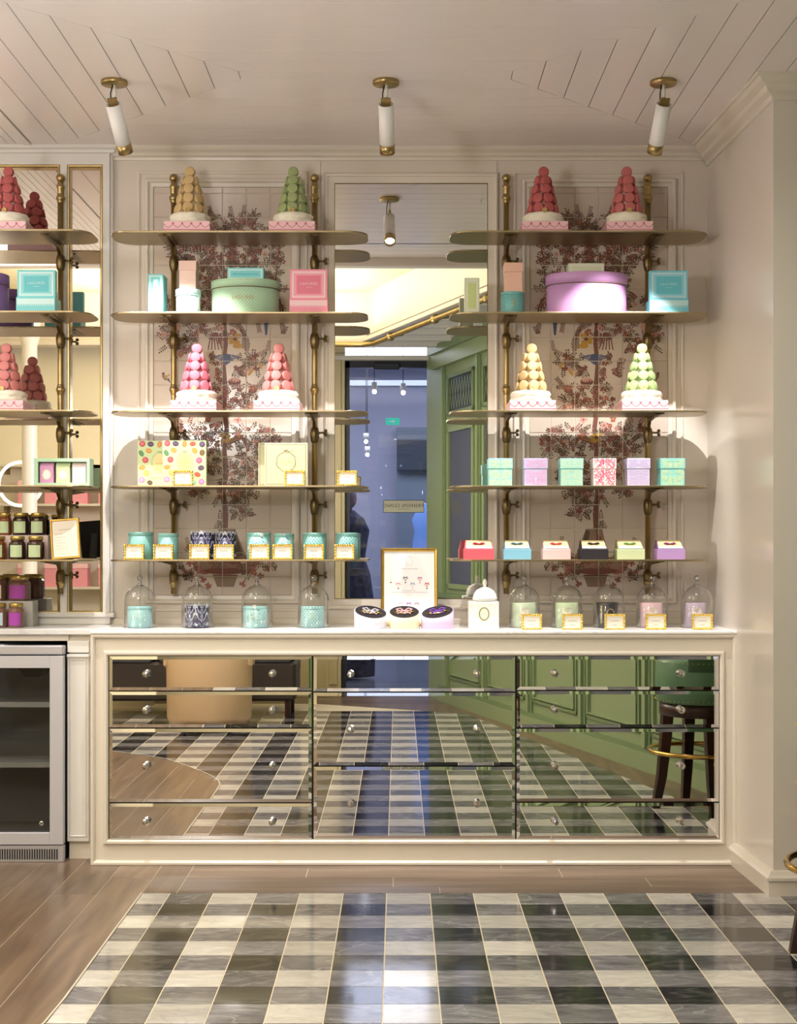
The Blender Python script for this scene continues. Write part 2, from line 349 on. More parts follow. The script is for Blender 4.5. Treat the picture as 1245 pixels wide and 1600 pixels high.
# ------------------------------------------------------------------ ceiling
mb = MB(); mb.box(-3.5, 2.6, 3.72, 6.3, CEZ+.008, CEZ+.06, GROOVE)
ceiling = mb.build('ceiling'); tag(ceiling, kind='structure')
ccx0, ccx1, ccy = -.565, .403, 5.125; bw = .107; g = .0016
def cboard(poly):
    b_ = MB(); b_.prism(poly, lambda u, v: (u, v, CEZ), lambda u, v: (u, v, CEZ+.012), CEIL); b_.build('ceiling_board', ceiling)
cboard([(ccx0+.001, ccy-.045+g), (ccx1-.001, ccy-.045+g), (ccx1-.001, ccy+.045-g), (ccx0+.001, ccy+.045-g)])
for k in range(9):
    a = .045+k*bw; b2 = a+bw; ax = k*bw; bx2 = ax+bw
    # front and back boards (mitred), left and right boards
    cboard([(ccx0-ax+g, ccy+a+g), (ccx1+ax-g, ccy+a+g), (ccx1+bx2-g, ccy+b2-g), (ccx0-bx2+g, ccy+b2-g)])
    cboard([(ccx0-ax+g, ccy-a-g), (ccx0-bx2+g, ccy-b2+g), (ccx1+bx2-g, ccy-b2+g), (ccx1+ax-g, ccy-a-g)])
    cboard([(ccx1+ax+g, ccy-a+g), (ccx1+bx2-g, ccy-b2+g), (ccx1+bx2-g, ccy+b2-g), (ccx1+ax+g, ccy+a-g)])
    cboard([(ccx0-ax-g, ccy-a+g), (ccx0-ax-g, ccy+a-g), (ccx0-bx2+g, ccy+b2-g), (ccx0-bx2+g, ccy-b2+g)])
for k in range(9):      # boards right of the coffer
    x0 = ccx1+9*bw+k*.13; cboard([(x0+g, 3.74), (x0+.13-g, 3.74), (x0+.13-g, 6.2), (x0+g, 6.2)])
for k in range(4): cboard([(-1.53+g, 3.74+k*.1), (1.36, 3.74+k*.1), (1.36, 3.735+k*.1+.1), (-1.53+g, 3.735+k*.1+.1)])
bead = MB()
for k in range(54): bead.box(-1.56-(k+1)*.034+.003, -1.56-k*.034, 3.74, 6.25, CEZ, CEZ+.01, CEIL)
tag(bead.build('beadboard', ceiling), kind='stuff')
mb = MB(); mb.box(-1.565, -1.532, 3.74, 6.1, CEZ-.004, CEZ+.012, CEIL, .002); mb.build('ceiling_strip', ceiling)
# recess behind the camera: fascia, lit upper ceiling, slatted part beside the green wall
YEL = flat('recess_paint', 240, 228, 188, .5)
mb = MB(); mb.box(-3.5, 2.6, 3.66, 3.74, CEZ-.05, 3.34, TRIM, .004); mb.box(-3.5, 2.6, 3.63, 3.70, CEZ-.02, CEZ+.03, TRIM, .004); tag(mb.build('trim_beam'), kind='structure')
mb = MB(); mb.box(-3.5, 2.6, -.6, 3.74, 3.30, 3.36, YEL); tag(mb.build('ceiling_recess'), kind='structure')
mb = MB()
dg0, dg1 = (-.25, .40), (.95, 3.68)
for off, z0, z1 in ((0, CEZ-.03, 3.3), (-.03, CEZ+.02, CEZ+.06), (-.055, CEZ-.03, CEZ+.0), (.03, CEZ+.05, CEZ+.09)):
    mb.prism([(dg0[0]+off, dg0[1]), (dg1[0]+off, dg1[1]), (dg1[0]+off+.06, dg1[1]), (dg0[0]+off+.06, dg0[1])], lambda u, v: (u, v, z0), lambda u, v: (u, v, z1), TRIM)
mb.box(-3.4, -.2, .32, .40, CEZ-.03, 3.3, TRIM); mb.box(-3.4, -.2, .28, .44, CEZ-.06, CEZ-.02, TRIM, .004)
tag(mb.build('trim_recess'), kind='structure')
for k in range(9):
    y = .0+k*.36; x0 = -.2+.366*max(0, (y-.4))
    b_ = MB(); b_.box(x0 if y > .4 else -.9, .42+.2945*(y+.2), y, y+.07, CEZ-.02, CEZ+.05, CABW, .003); tag(b_.build('ceiling_slat', ceiling))
mb = MB(); mb.tube([(-1.6, .52, 2.86), (-.30, .52, 2.86), (-.20, .58, 2.86), (.72, 3.1, 2.86), (.9, 3.6, 2.86)], .02, BRASS, 12)
for t in (.15, .5, .85):
    x, y = -.20+t*.92, .58+t*2.52; mb.lathe([(.028, -.02), (.034, 0), (.028, .02)], BRASS, 14, (x, y, 2.86), axis='y'); mb.tube([(x, y, 2.86), (x+.10, y-.03, 2.88)], .008, BRASS, 8)
tag(mb.build('brass_rail'), 'long brass ceiling rail seen in the tall wall mirror', 'rail')

# ------------------------------------------------------------------ back wall, mouldings, painted tiles
mb = MB(); mb.box(-3.4, 1.5, YB, 6.25, 0, CEZ+.05, WALL)
wall_back = mb.build('wall_back'); tag(wall_back, kind='structure')
def crown(y, x0, x1):
    b_ = MB(); prof = [(0, -.050), (.008, -.050), (.010, -.040), (.022, -.034), (.028, -.024), (.045, -.014), (.052, -.006), (.052, 0)]
    v = [(x, y-a, CEZ+b) for x in (x0, x1) for a, b in prof]; n = len(prof)
    b_.add(v, [(i, i+1, n+i+1, n+i) for i in range(n-1)], TRIM); return b_
b_ = crown(YB, -1.23, 1.36); b_.build('crown_moulding', wall_back)
PAN = [(-1.0335, -.450, False), (.552, 1.1352, True)]
PZ0, PZ1 = PZ(930.5, YB), PZ(293, YB)
TILEG = mat('tile_glaze', rgb(206, 192, 180), .16, var=.03, vscale=8, bump=.12, bscale=14)
TGROUT = flat('tile_grout', 222, 212, 200, .7)
CM = dict(dark=flat('print_dark_leaf', 84, 72, 52), mar=flat('print_maroon', 116, 68, 58), rose=flat('print_rose', 152, 92, 82), och=flat('print_ochre', 182, 142, 62),
          blue=flat('print_slate_blue', 74, 84, 118), trunk=flat('print_trunk', 118, 74, 62), stone=flat('print_stone', 138, 112, 92), pink=flat('print_pink', 196, 148, 138))
def art():
    R = random.Random(21); out = []
    def leaf(x, y, L, w_, a, c): out.append((c, [(x+L*.5*math.cos(a), y+L*.5*math.sin(a)), (x+w_*.5*-math.sin(a)+L*.12*math.cos(a), y+w_*.5*math.cos(a)+L*.12*math.sin(a)), (x-L*.5*math.cos(a), y-L*.5*math.sin(a)), (x+w_*.5*math.sin(a)+L*.12*math.cos(a), y-w_*.5*math.cos(a)+L*.12*math.sin(a))]))
    def flower(x, y, r, c, c2='och'):
        for k in range(6):
            a = k*PI/3+R.random(); out.append((c, ell(x+.6*r*math.cos(a), y+.6*r*math.sin(a), r*.48, r*.36, 7, a)))
        out.append((c2, ell(x, y, r*.3, r*.3, 7)))
    def clump(x, y, rx, ry, d=1.0, fl=3, red=.4):
        for _ in range(int(rx*ry*PI/42*d)+2):
            a = R.random()*2*PI; q = math.sqrt(R.random())*.85; px, py = x+rx*q*math.cos(a), y+ry*q*math.sin(a)
            th = math.atan2(py-y+.01, px-x)+R.uniform(-.9, .9); L = R.uniform(7, 13); cs = ('mar', 'rose', 'mar') if R.random() < red*.8 else ('dark', 'dark', 'dark', 'stone')
            bend = R.uniform(-.05, .05); out.append(('trunk', [(px, py-.35), (px+L*math.cos(th), py+L*math.sin(th)-.3), (px+L*math.cos(th), py+L*math.sin(th)+.3), (px, py+.35)]))
            for k in range(int(L/3.3)+1):
                t = k*3.3; cx_, cy_ = px+t*math.cos(th+bend*k), py+t*math.sin(th+bend*k)
                for s_ in (-1, 1): leaf(cx_+2.1*math.cos(th+s_*1.15), cy_+2.1*math.sin(th+s_*1.15), R.uniform(3.6, 4.8), R.uniform(2.2, 3.0), th+s_*1.0, R.choice(cs))
            leaf(px+(L+1.5)*math.cos(th), py+(L+1.5)*math.sin(th), 4.6, 2.8, th, cs[0])
        for _ in range(fl):
            a = R.random()*2*PI; q = R.random()*.8; flower(x+rx*q*math.cos(a), y+ry*q*math.sin(a), R.uniform(3, 5), R.choice(['rose', 'mar', 'mar', 'pink']), R.choice(['mar', 'och']))
    def sprig(pts, sp=3.2, L=5, c=('dark', 'mar')):
        for (a, b), (e, f) in zip(pts, pts[1:]):
            d = math.hypot(e-a, f-b); n = max(1, int(d/sp)); th = math.atan2(f-b, e-a)
            out.extend(('trunk', q) for q in stroke([(a, b), (e, f)], .8))
            for k in range(n):
                t = k/n; x, y = a+(e-a)*t, b+(f-b)*t
                for s_ in (-1, 1): leaf(x+2.2*math.cos(th+s_*1.0), y+2.2*math.sin(th+s_*1.0), L*R.uniform(.7, 1.1), 1.9, th+s_*.8, R.choice(c))
    # trunk
    tp = [(352, 826), (353, 800), (349, 770), (354, 740), (351, 705), (355, 670), (351, 640), (353, 605), (350, 570), (354, 535), (351, 505), (346, 470), (350, 430), (347, 395)]
    for k, (a, b) in enumerate(zip(tp, tp[1:])): out.extend(('trunk', q) for q in stroke([a, b], 9-.35*k))
    for k in range(len(tp)-1): out.extend(('mar', q) for q in stroke([(tp[k][0]-2, tp[k][1]), (tp[k+1][0]-2, tp[k+1][1])], 2))
    # rocks and vase at the foot
    out.append(('stone', [(343, 826), (368, 826), (386, 872), (333, 872)])); out.append(('mar', [(345, 838), (352, 832), (352, 868), (338, 870)]))
    out.append(('dark', [(362, 830), (368, 828), (380, 868), (368, 870)]))
    out.append(('stone', ell(352, 884, 48, 14, 24))); out.append(('rose', ell(318, 884, 16, 13, 16, .4))); out.append(('rose', ell(386, 884, 16, 13, 16, -.4))); out.append(('stone', ell(322, 882, 10, 8, 14))); out.append(('stone', ell(382, 882, 10, 8, 14))); out.append(('mar', ell(352, 892, 34, 5, 18)))
    out.append(('stone', [(333, 899), (372, 899), (366, 917), (340, 917)])); out.append(('mar', rect(333, 372, 898, 901)))
    clump(352, 876, 46, 8, .8, 6, .7)
    for x, y in ((297, 880), (299, 897), (318, 905), (404, 876), (408, 900), (418, 888), (380, 912), (310, 886), (392, 890), (326, 915)): flower(x, y, 5.5, 'rose', 'mar')
    for x, y, q in ((300, 890, 18), (405, 890, 20), (420, 880, 12), (290, 893, 10)): clump(x, y, q, q*.7, .35, 1, .3)
    # crown, top to bottom
    sprig([(326, 348), (330, 335), (327, 322)]); sprig([(331, 345), (337, 336)]); clump(330, 345, 8, 10, .9, 0)
    sprig([(368, 358), (364, 340), (360, 322)], c=('mar', 'dark')); sprig([(374, 356), (380, 336), (384, 320)], c=('mar', 'dark')); sprig([(392, 358), (398, 345), (396, 332)])
    clump(372, 352, 18, 12, .8, 2, .7); clump(396, 350, 14, 14, .7, 3, .6); clump(355, 372, 30, 14, .8, 3, .6); clump(402, 372, 16, 10, .7)
    clump(284, 392, 18, 14, .8, 4, .5); clump(310, 400, 22, 22, .9, 3, .5); clump(345, 398, 25, 22, .9, 4, .5); clump(382, 398, 26, 24, .9, 5, .65); clump(415, 398, 24, 22, .85, 5, .6); clump(436, 388, 8, 10, .7, 2)
    clump(322, 435, 16, 28, .9, 4, .6); clump(425, 425, 14, 16, .7, 2); clump(350, 445, 26, 30, .8, 4, .5); clump(398, 440, 22, 20, .7, 3)
    clump(260, 472, 11, 18, .7, 5, .7); clump(432, 463, 16, 18, .7, 5, .6); clump(320, 475, 15, 16, .9, 3, .8); clump(290, 470, 10, 16, .5, 1)
    clump(275, 508, 16, 14, .6, 2, .4); clump(262, 530, 9, 20, .6, 5, .5); clump(290, 535, 16, 14, .6, 4, .5); clump(284, 552, 12, 9, .7, 2, .3); clump(308, 520, 16, 10, .8, 3, .6)
    sprig([(300, 510), (322, 518), (345, 512)], 3); sprig([(360, 505), (378, 515), (388, 535), (386, 548)], 2.6, 6); sprig([(372, 505), (382, 520), (382, 545)], 2.6, 6); sprig([(403, 500), (406, 520)], 2.6, 6); sprig([(440, 500), (443, 522), (448, 510)], 2.6, 6)
    sprig([(268, 505), (275, 525), (270, 545)]); clump(345, 515, 10, 22, .9, 4, .9)
    out.append(('blue', [(413, 505), (420, 505), (418, 524), (415, 524)]))
    flower(368, 530, 11, 'och', 'mar'); flower(364, 520, 6, 'rose'); out.append(('och', ell(372, 541, 8, 4, 10)))
    for k in range(11):
        a = PI*(.05+.09*k); out.extend(('blue', q) for q in stroke([(354, 570), (354+13*math.cos(a), 562-8*math.sin(a)), (354+24*math.cos(a), 560-5*math.sin(a))], 1.5))
    out.append(('blue', ell(354, 560, 8, 7, 10)))
    for k in range(5): out.extend(('mar', q) for q in stroke([(331+k*2, 520), (328+k*4, 535), (326+k*5.5, 547)], 1.8))
    clump(330, 572, 15, 14, .8, 3, .5); clump(338, 592, 8, 12, .8, 1, .6)
    out.append(('mar', ell(380, 580, 8, 9, 14))); out.append(('pink', ell(383, 580, 5.5, 6.5, 12))); out.append(('mar', ell(367, 597, 10, 7, 14))); out.append(('pink', ell(367, 594, 8, 4, 12)))
    sprig([(372, 590), (385, 566), (400, 556), (418, 548), (422, 532)], 3, 4); clump(400, 562, 16, 8, .7, 3, .4); clump(375, 572, 9, 12, .6, 1, .2); clump(404, 576, 9, 9, .6, 2)
    out.append(('och', ell(392, 582, 2.5, 7, 8, .6))); out.append(('och', ell(407, 572, 2, 6, 8, -.5)))
    clump(368, 625, 20, 20, .75, 5, .4); sprig([(360, 640), (385, 622), (402, 605), (415, 590)], 3, 6); clump(396, 608, 8, 7, .6, 3, .8); clump(330, 620, 12, 24, .5, 2, .4); clump(396, 636, 14, 12, .6, 3, .4)
    flower(396, 607, 6, 'rose', 'och')
    # small bird on the left
    out.append(('stone', ell(258, 590, 6, 3.2, 10, .9))); out.append(('mar', ell(256, 584, 2.4, 2.2, 8))); out.append(('dark', [(262, 594), (268, 600), (264, 590)])); out.append(('och', ell(262, 588, 5, 1.6, 8, -.5)))
    # lower crown
    clump(292, 668, 18, 10, .6, 3, .8); clump(300, 692, 26, 14, .8, 3, .5); clump(325, 672, 20, 14, .7, 5, .6); clump(318, 720, 24, 22, .85, 5, .6); clump(340, 695, 16, 20, .8, 4, .5)
    clump(390, 672, 24, 9, .5, 3, .3); clump(412, 690, 22, 12, .7, 4, .4); clump(388, 712, 24, 20, .8, 4, .4); clump(396, 740, 18, 16, .8, 3, .3); clump(362, 740, 12, 20, .7, 3, .5); clump(425, 700, 10, 10, .5, 3, .8)
    for k in range(5): out.extend(('och' if k % 2 else 'mar', q) for q in stroke([(358, 690+k), (375+k*1.5, 678+k*1.6), (386, 692+k*2)], 2.4))
    flower(352, 684, 9, 'och', 'mar'); flower(374, 682, 7, 'rose', 'och'); flower(340, 665, 6, 'pink', 'rose'); flower(372, 656, 6, 'pink', 'rose'); flower(326, 655, 5, 'rose')
    sprig([(405, 665), (425, 672), (436, 690), (438, 705)], 4, 4); flower(437, 690, 6, 'rose', 'mar'); flower(420, 672, 4.5, 'rose', 'mar')
    sprig([(300, 765), (312, 768), (322, 765)], 2.4, 5); clump(310, 766, 14, 5, .8, 1, .4); clump(375, 770, 26, 14, .85, 4, .45); clump(400, 762, 12, 8, .7, 1, .3); clump(378, 797, 13, 13, .9, 2, .5); clump(372, 775, 10, 16, .7, 2)
    clump(346, 812, 5, 8, .8, 0); clump(347, 775, 8, 12, .7, 2, .6); sprig([(292, 840), (296, 852), (290, 862)], 3, 4); sprig([(405, 838), (408, 850), (404, 862)], 3, 4); flower(296, 856, 4, 'rose'); flower(405, 852, 4, 'rose')
    return out
def clip(poly, x0, x1, z0, z1):
    for ax, lim, sg in ((0, x0, 1), (0, x1, -1), (1, z0, 1), (1, z1, -1)):
        o = []; n = len(poly)
        for i in range(n):
            a, b = poly[i], poly[(i+1) % n]; da, db = (a[ax]-lim)*sg, (b[ax]-lim)*sg
            if da >= 0: o.append(a)
            if (da >= 0) != (db >= 0): t = da/(da-db); o.append((a[0]+(b[0]-a[0])*t, a[1]+(b[1]-a[1])*t))
        poly = o
        if len(poly) < 3: return None
    return poly
ART = art(); TP = .1009; TY = YB-.007
for (px0, px1, flip) in PAN:
    b_ = MB(); b_.box(px0, px1, YB-.004, YB-.0005, PZ0, PZ1, TGROUT); b_.build('grout_bed', wall_back)
    cx = (px0+px1)/2; shapes = []
    for c, poly in ART:
        q = [((x-348.3)*YB/FPX*(-1 if flip else 1)+cx+.0, EYE-(y-HOR)*YB/FPX) for x, y in poly]
        shapes.append((c, q, min(p[0] for p in q), max(p[0] for p in q), min(p[1] for p in q), max(p[1] for p in q)))
    zj = [PZ0]+[PZ(900.7, YB)+k*TP for k in range(17) if PZ(900.7, YB)+k*TP < PZ1-.02]+[PZ1]
    xj = [px0, cx-2*TP, cx-TP, cx, cx+TP, cx+2*TP, px1]
    for z0, z1 in zip(zj, zj[1:]):
        for x0, x1 in zip(xj, xj[1:]):
            nt_ = 0; t = MB(); g2 = .0013; jit = random.uniform(0, .0008); t.box(x0+g2, x1-g2, TY-jit, YB-.002, z0+g2, z1-g2, TILEG, .0012)
            for di, (c, q, a, b, d, e) in enumerate(shapes):
                if b < x0 or a > x1 or e < z0 or d > z1: continue
                r_ = clip(q, x0+.0016, x1-.0016, z0+.0016, z1-.0016)
                if r_: nt_ += 1; yy = TY-jit-.0002-nt_*2e-6; t.add([(u, yy, v) for u, v in r_], [tuple(range(len(r_)))], CM[c])
            t.build('painted_tile', wall_back)
    b_ = MB()
    b_.frame(px0, px1, PZ0, PZ1, YB, [(0, 0), (0, .012), (.016, .014), (.017, .020), (.022, .024), (.030, .022), (.034, .014), (.036, 0)], TRIM); b_.build('panel_moulding', wall_back)
    b_ = MB(); b_.frame(px0, px1, PZ0-.0, PZ1, YB, [(.056, 0), (.057, .006), (.062, .008), (.066, .006), (.067, 0)], TRIM); b_.build('panel_bead', wall_back)
# pilaster boards beside the mirror
b_ = MB(); b_.box(PX(497, 6.07), PX(500, 6.07), YB-.004, YB, .93, 2.87, TRIM); b_.box(PX(773, 6.07), PX(776, 6.07), YB-.004, YB, .93, 2.87, TRIM)
b_.box(-1.2, 1.3, YB-.012, YB, .92, .945, TRIM, .002); b_.build('wall_batten', wall_back)
MX0, MX1, MZ0, MZ1 = PX(522.5, YB), PX(762, YB), PZ(936, YB), PZ(287, YB)
t = thing('wall_mirror', 'tall narrow mirror on the wall between the two shelf units', 'mirror', ((MX0+MX1)/2, YB, MZ0))
cxm = (MX0+MX1)/2; hw = (MX1-MX0)/2; mh = MZ1-MZ0
b_ = MB(); b_.box(-hw, hw, -.008, -.001, 0, mh, MIR); b_.build('mirror_glass', t)
b_ = MB(); b_.frame(-hw, hw, 0, mh, 0, [(-.003, .009), (-.003, .011), (0, .011), (0, .002)], BRASSD); b_.build('dark_edge_strip', t)
b_ = MB(); b_.frame(-hw, hw, 0, mh, 0, [(0, .0), (0, .012), (.026, .014), (.028, .020), (.036, .022), (.042, .016), (.045, .006), (.046, 0)], TRIM); b_.build('frame', t)

# right wall, slightly splayed, with column end
def wxr(y): return 1.303+.046*(6.08-y)
YE = 5.17
mb = MB(); mb.prism([(wxr(6.2), 6.2), (wxr(YE), YE), (2.3, YE), (2.3, 6.2)], lambda u, v: (u, v, 0), lambda u, v: (u, v, CEZ+.05), mat('column_paint', rgb(220, 212, 204), .18))
wall_right = mb.build('wall_right'); tag(wall_right, kind='structure')
b_ = MB(); prof = [(0, -.075), (.006, -.075), (.010, -.058), (.030, -.048), (.036, -.032), (.058, -.020), (.068, -.008), (.078, -.008), (.080, 0)]
v = []
for a, z in prof: v += [(wxr(6.08)-a, 6.08-a, CEZ+z), (wxr(YE)-a, YE-a*1.15, CEZ+z), (2.2, YE-a*1.15, CEZ+z)]
b_.add(v, [(i*3+k, i*3+k+1, i*3+k+4, i*3+k+3) for i in range(len(prof)-1) for k in (0, 1)], TRIM); b_.build('crown_moulding', wall_right)
b_ = MB(); prof = [(.022, 0), (.022, .052), (.030, .056), (.030, .066), (.020, .074), (.012, .086), (0, .088)]
v = []
for a, z in prof: v += [(wxr(5.64)-a, 5.66, z), (wxr(YE)-a, YE-a, z), (2.2, YE-a, z)]
b_.add(v, [(i*3+k, i*3+k+1, i*3+k+4, i*3+k+3) for i in range(len(prof)-1) for k in (0, 1)], TRIM); tag(b_.build('baseboard_right'), kind='structure')

# ------------------------------------------------------------------ green panelled wall behind right
GRN = flat('green_paint', 146, 164, 124, .4); GRD = flat('green_paint_deep', 122, 144, 104, .4)
def gw(s_, h, z):     # s along Y, h proud towards the room (-X side)
    L = math.hypot(1, .2945); return (.36+.2945*(s_+.12)-h/L, s_+h*.2945/L, z)
def gbox(b_, s0, s1, h0, h1, z0, z1, m):
    v = [gw(s_, h, z) for s_ in (s0, s1) for h in (h0, h1) for z in (z0, z1)]
    b_.add(v, [(0, 1, 3, 2), (4, 6, 7, 5), (0, 4, 5, 1), (2, 3, 7, 6), (0, 2, 6, 4), (1, 5, 7, 3)], m)
def gframe(b_, s0, s1, z0, z1, w_, h, m):
    gbox(b_, s0, s1, 0, h, z0, z0+w_, m); gbox(b_, s0, s1, 0, h, z1-w_, z1, m); gbox(b_, s0, s0+w_, 0, h, z0, z1, m); gbox(b_, s1-w_, s1, 0, h, z0, z1, m)
b_ = MB(); gbox(b_, -.5, 5.2, -.08, 0, 0, 3.3, GRN); wall_green = b_.build('wall_green'); tag(wall_green, kind='structure')
b_ = MB(); gbox(b_, -.2, 4.95, 0, .03, 0, .10, GRN); gbox(b_, -.2, 4.95, 0, .02, .10, .13, GRD); tag(b_.build('baseboard_green'), kind='structure')
for k in range(6):
    s0 = -.02+k*.84; b_ = MB(); gframe(b_, s0+.06, s0+.76, .2, .74, .02, .014, GRD); gframe(b_, s0+.09, s0+.73, .23, .71, .008, .02, GRN); b_.build('wainscot_panel', wall_green)
    b_ = MB(); gbox(b_, s0-.02, s0+.02, 0, .03, .13, 2.8, GRN); gbox(b_, s0-.045, s0+.045, 0, .012, .13, 2.8, GRD); b_.build('green_pilaster', wall_green)
    b_ = MB(); gbox(b_, s0+.13, s0+.71, 0, .004, .92, 2.18, mat('shop_window_glass', rgb(88, 92, 104), .08)); gframe(b_, s0+.10, s0+.74, .88, 2.22, .04, .02, GRN)
    gframe(b_, s0+.1, s0+.74, 2.32, 2.66, .03, .02, GRD); gbox(b_, s0+.13, s0+.71, 0, .003, 2.35, 2.63, flat('transom_pane', 70, 78, 70, .2))
    for q in range(9):
        for sg in (-1, 1):
            a0, a1 = s0+.13+q*.064, s0+.13+q*.064+.064
            za, zb = (2.37, 2.61) if sg > 0 else (2.61, 2.37)
            b_.add([gw(a0, .008, za), gw(a0+.008, .008, za), gw(a1+.008, .008, zb), gw(a1, .008, zb)], [(0, 1, 2, 3)], GRN)
    b_.build('green_window', wall_green)
b_ = MB(); gbox(b_, -.2, 4.95, 0, .05, .80, .84, GRD); gbox(b_, -.2, 4.95, 0, .06, 2.74, 2.90, GRN); gbox(b_, -.2, 4.95, 0, .09, 2.86, 2.93, GRD); b_.build('green_rail', wall_green)

# ------------------------------------------------------------------ shop front wall, door and the mall outside (seen in the mirrors)
CRM = flat('shopfront_paint', 206, 194, 160, .4); FRD = flat('door_frame_metal', 44, 48, 60, .35)
b_ = MB(); b_.box(-3.5, -.47, -.62, -.5, 0, 3.35, CRM); b_.box(.31, .43, -.62, -.5, 0, 3.35, CRM); b_.box(.43, 2.6, -.62, -.5, 2.9, 3.35, CRM)
b_.box(-.60, -.47, -.5, -.47, 0, 2.92, CRM, .004); b_.box(-.57, -.50, -.47, -.455, .1, 2.86, CRM, .004); b_.box(-.7, .45, -.56, -.46, 2.86, 2.90, CABW, .003)
b_.box(-.7, .45, -.56, -.5, 3.06, 3.35, CABW)
tag(b_.build('wall_front'), kind='structure')
t = thing('glass_door', 'glass shop door in a dark frame seen in the tall mirror', 'door', (-.08, -.56, 0)); t['kind'] = 'structure'; t.name = 'door_1'; del t['category']; del t['label']
b_ = MB(); b_.box(-.39, -.35, -.02, .03, 0, 2.86, FRD); b_.box(.35, .385, -.02, .03, 0, 2.86, FRD); b_.box(-.39, .385, -.02, .03, 2.80, 2.86, FRD); b_.box(-.14, .09, .03, .07, 2.78, 2.84, FRD, .01); b_.build('door_frame', t)
b_ = MB(); b_.box(-.35, .35, 0, .008, .03, 2.80, DOORGLASS); b_.build('door_glass', t)
t = thing('door_sign', 'grey rectangular sign with dark capitals, on the glass door behind', 'sign', (.045, -.53, 1.58))
b_ = MB(); b_.box(-.18, .18, -.012, 0, -.055, .055, flat('sign_grey', 186, 186, 178), .001); b_.frame(-.176, .176, -.051, .051, 0, [(0, .0), (0, .002), (.004, .002), (.004, 0)], FRD, 1); b_.build('board', t)
b_ = MB(); b_.polys(text('FASHION CLINIC', .042, 0, .006, 1.12), lambda u, v: (-u, .0012, v), FRD); b_.polys([rect(-.05, .05, -.024, -.022)], lambda u, v: (-u, .0012, v), FRD); b_.build('lettering', t)
b_ = MB(); MALLW = flat('mall_wall', 176, 176, 194, .5); b_.box(-3, 3, -4.9, -4.8, 0, 3.5, MALLW); b_.box(-3.1, -3, -4.9, -.6, 0, 3.5, MALLW); b_.box(3, 3.1, -4.9, -.6, 0, 3.5, MALLW)
b_.box(-.02, 1.3, -4.8, -4.6, 0, 2.6, flat('mall_grey', 128, 138, 150, .3)); b_.box(-.02, 1.3, -4.6, -4.5, 2.1, 2.45, flat('mall_dark', 60, 66, 78)); tag(b_.build('wall_mall'), kind='structure')
b_ = MB(); b_.box(-3, 3, -4.9, -.6, 3.42, 3.5, flat('mall_ceiling', 196, 200, 214)); b_.box(-1.5, 1.6, -4.2, -4.0, 3.02, 3.08, flat('mall_ceiling', 196, 200, 214)); tag(b_.build('ceiling_mall'), kind='structure')
LAMP = mat('lamp_glow', (1, 1, 1, 1), .5, emit=(1, .98, .94, 1), es=30)
for k, (x, z, y) in enumerate(((-.23, 2.70, -1.6), (.045, 2.70, -1.7), (-.35, 2.35, -3.4), (-.34, 2.22, -3.6))):
    b_ = MB(); b_.sphere((0, 0, 0), .02, LAMP); b_.lathe([(.03, .02), (.03, .09)], CABW, 12); b_.tube([(0, 0, .09), (0, 0, 3.42-z)], .004, BLACK, 6)
    tag(b_.build('mall_spotlight', None, (x, y, z)), ['bright mall spotlight left of the pair, seen through the glass door', 'bright mall spotlight right of the pair, seen through the glass door', 'small far mall lamp, upper of two, seen through the glass door', 'small far mall lamp, lower of two, seen through the glass door'][k], 'lamp', 'mall lights beyond the door')
b_ = MB(); b_.box(-.07, .07, -.01, .01, -.035, .035, mat('exit_green', rgb(40, 170, 140), .5, emit=rgb(60, 190, 150), es=.9)); W_ = flat('sign_white', 240, 240, 240)
b_.polys([rect(-.01, .035, -.006, .006), [(.0, .018), (.0, -.018), (-.03, 0)]], lambda u, v: (-u, .012, v), W_); tag(b_.build('exit_sign', None, (-.06, -2.6, 2.50)), 'small green exit sign with a white arrow, hanging in the mall', 'sign')
t = thing('hanging_dress', 'long blue dress on a hanger seen beyond the glass door', 'dress', (.27, -4.1, .5)); BLU = flat('blue_fabric', 130, 170, 240, .7, bump=.4, bscale=12)
b_ = MB(); b_.lathe([(.15, 0), (.13, .35), (.11, .75), (.09, .88), (.12, 1.02), (.05, 1.16), (.03, 1.2)], BLU, 24, (0, 0, 0), 1, .45, wob=lambda a, i: 1+.09*math.sin(a*7)*(1-i/7)); b_.build('dress', t)
b_ = MB(); b_.tube([(-.15, 0, 1.12), (0, 0, 1.22), (.15, 0, 1.12)], .006, CHROME, 6); b_.tube([(0, 0, 1.22), (0, 0, 1.35)], .004, CHROME, 6); b_.build('hanger', t)
t = thing('mannequin', 'mannequin in a dark blue patterned coat, left beyond the glass door', 'mannequin', (-.50, -2.1, 0)); NAV = mat('patterned_coat', rgb(52, 56, 84), .8, var=.8, vscale=22)
b_ = MB(); b_.lathe([(.02, 0), (.27, .02), (.28, .45), (.22, .95), (.17, 1.1), (.22, 1.38), (.16, 1.5), (.06, 1.58)], NAV, 24, (0, 0, 0), 1, .75, wob=lambda a, i: 1+.04*math.sin(a*6+i)); b_.build('coat', t)
b_ = MB(); b_.sphere((0, 0, 1.70), .09, flat('mannequin_head', 120, 104, 118), 16, 1.25); b_.lathe([(.045, 1.55), (.04, 1.64)], flat('mannequin_head', 1, 1, 1), 12); b_.build('head', t)
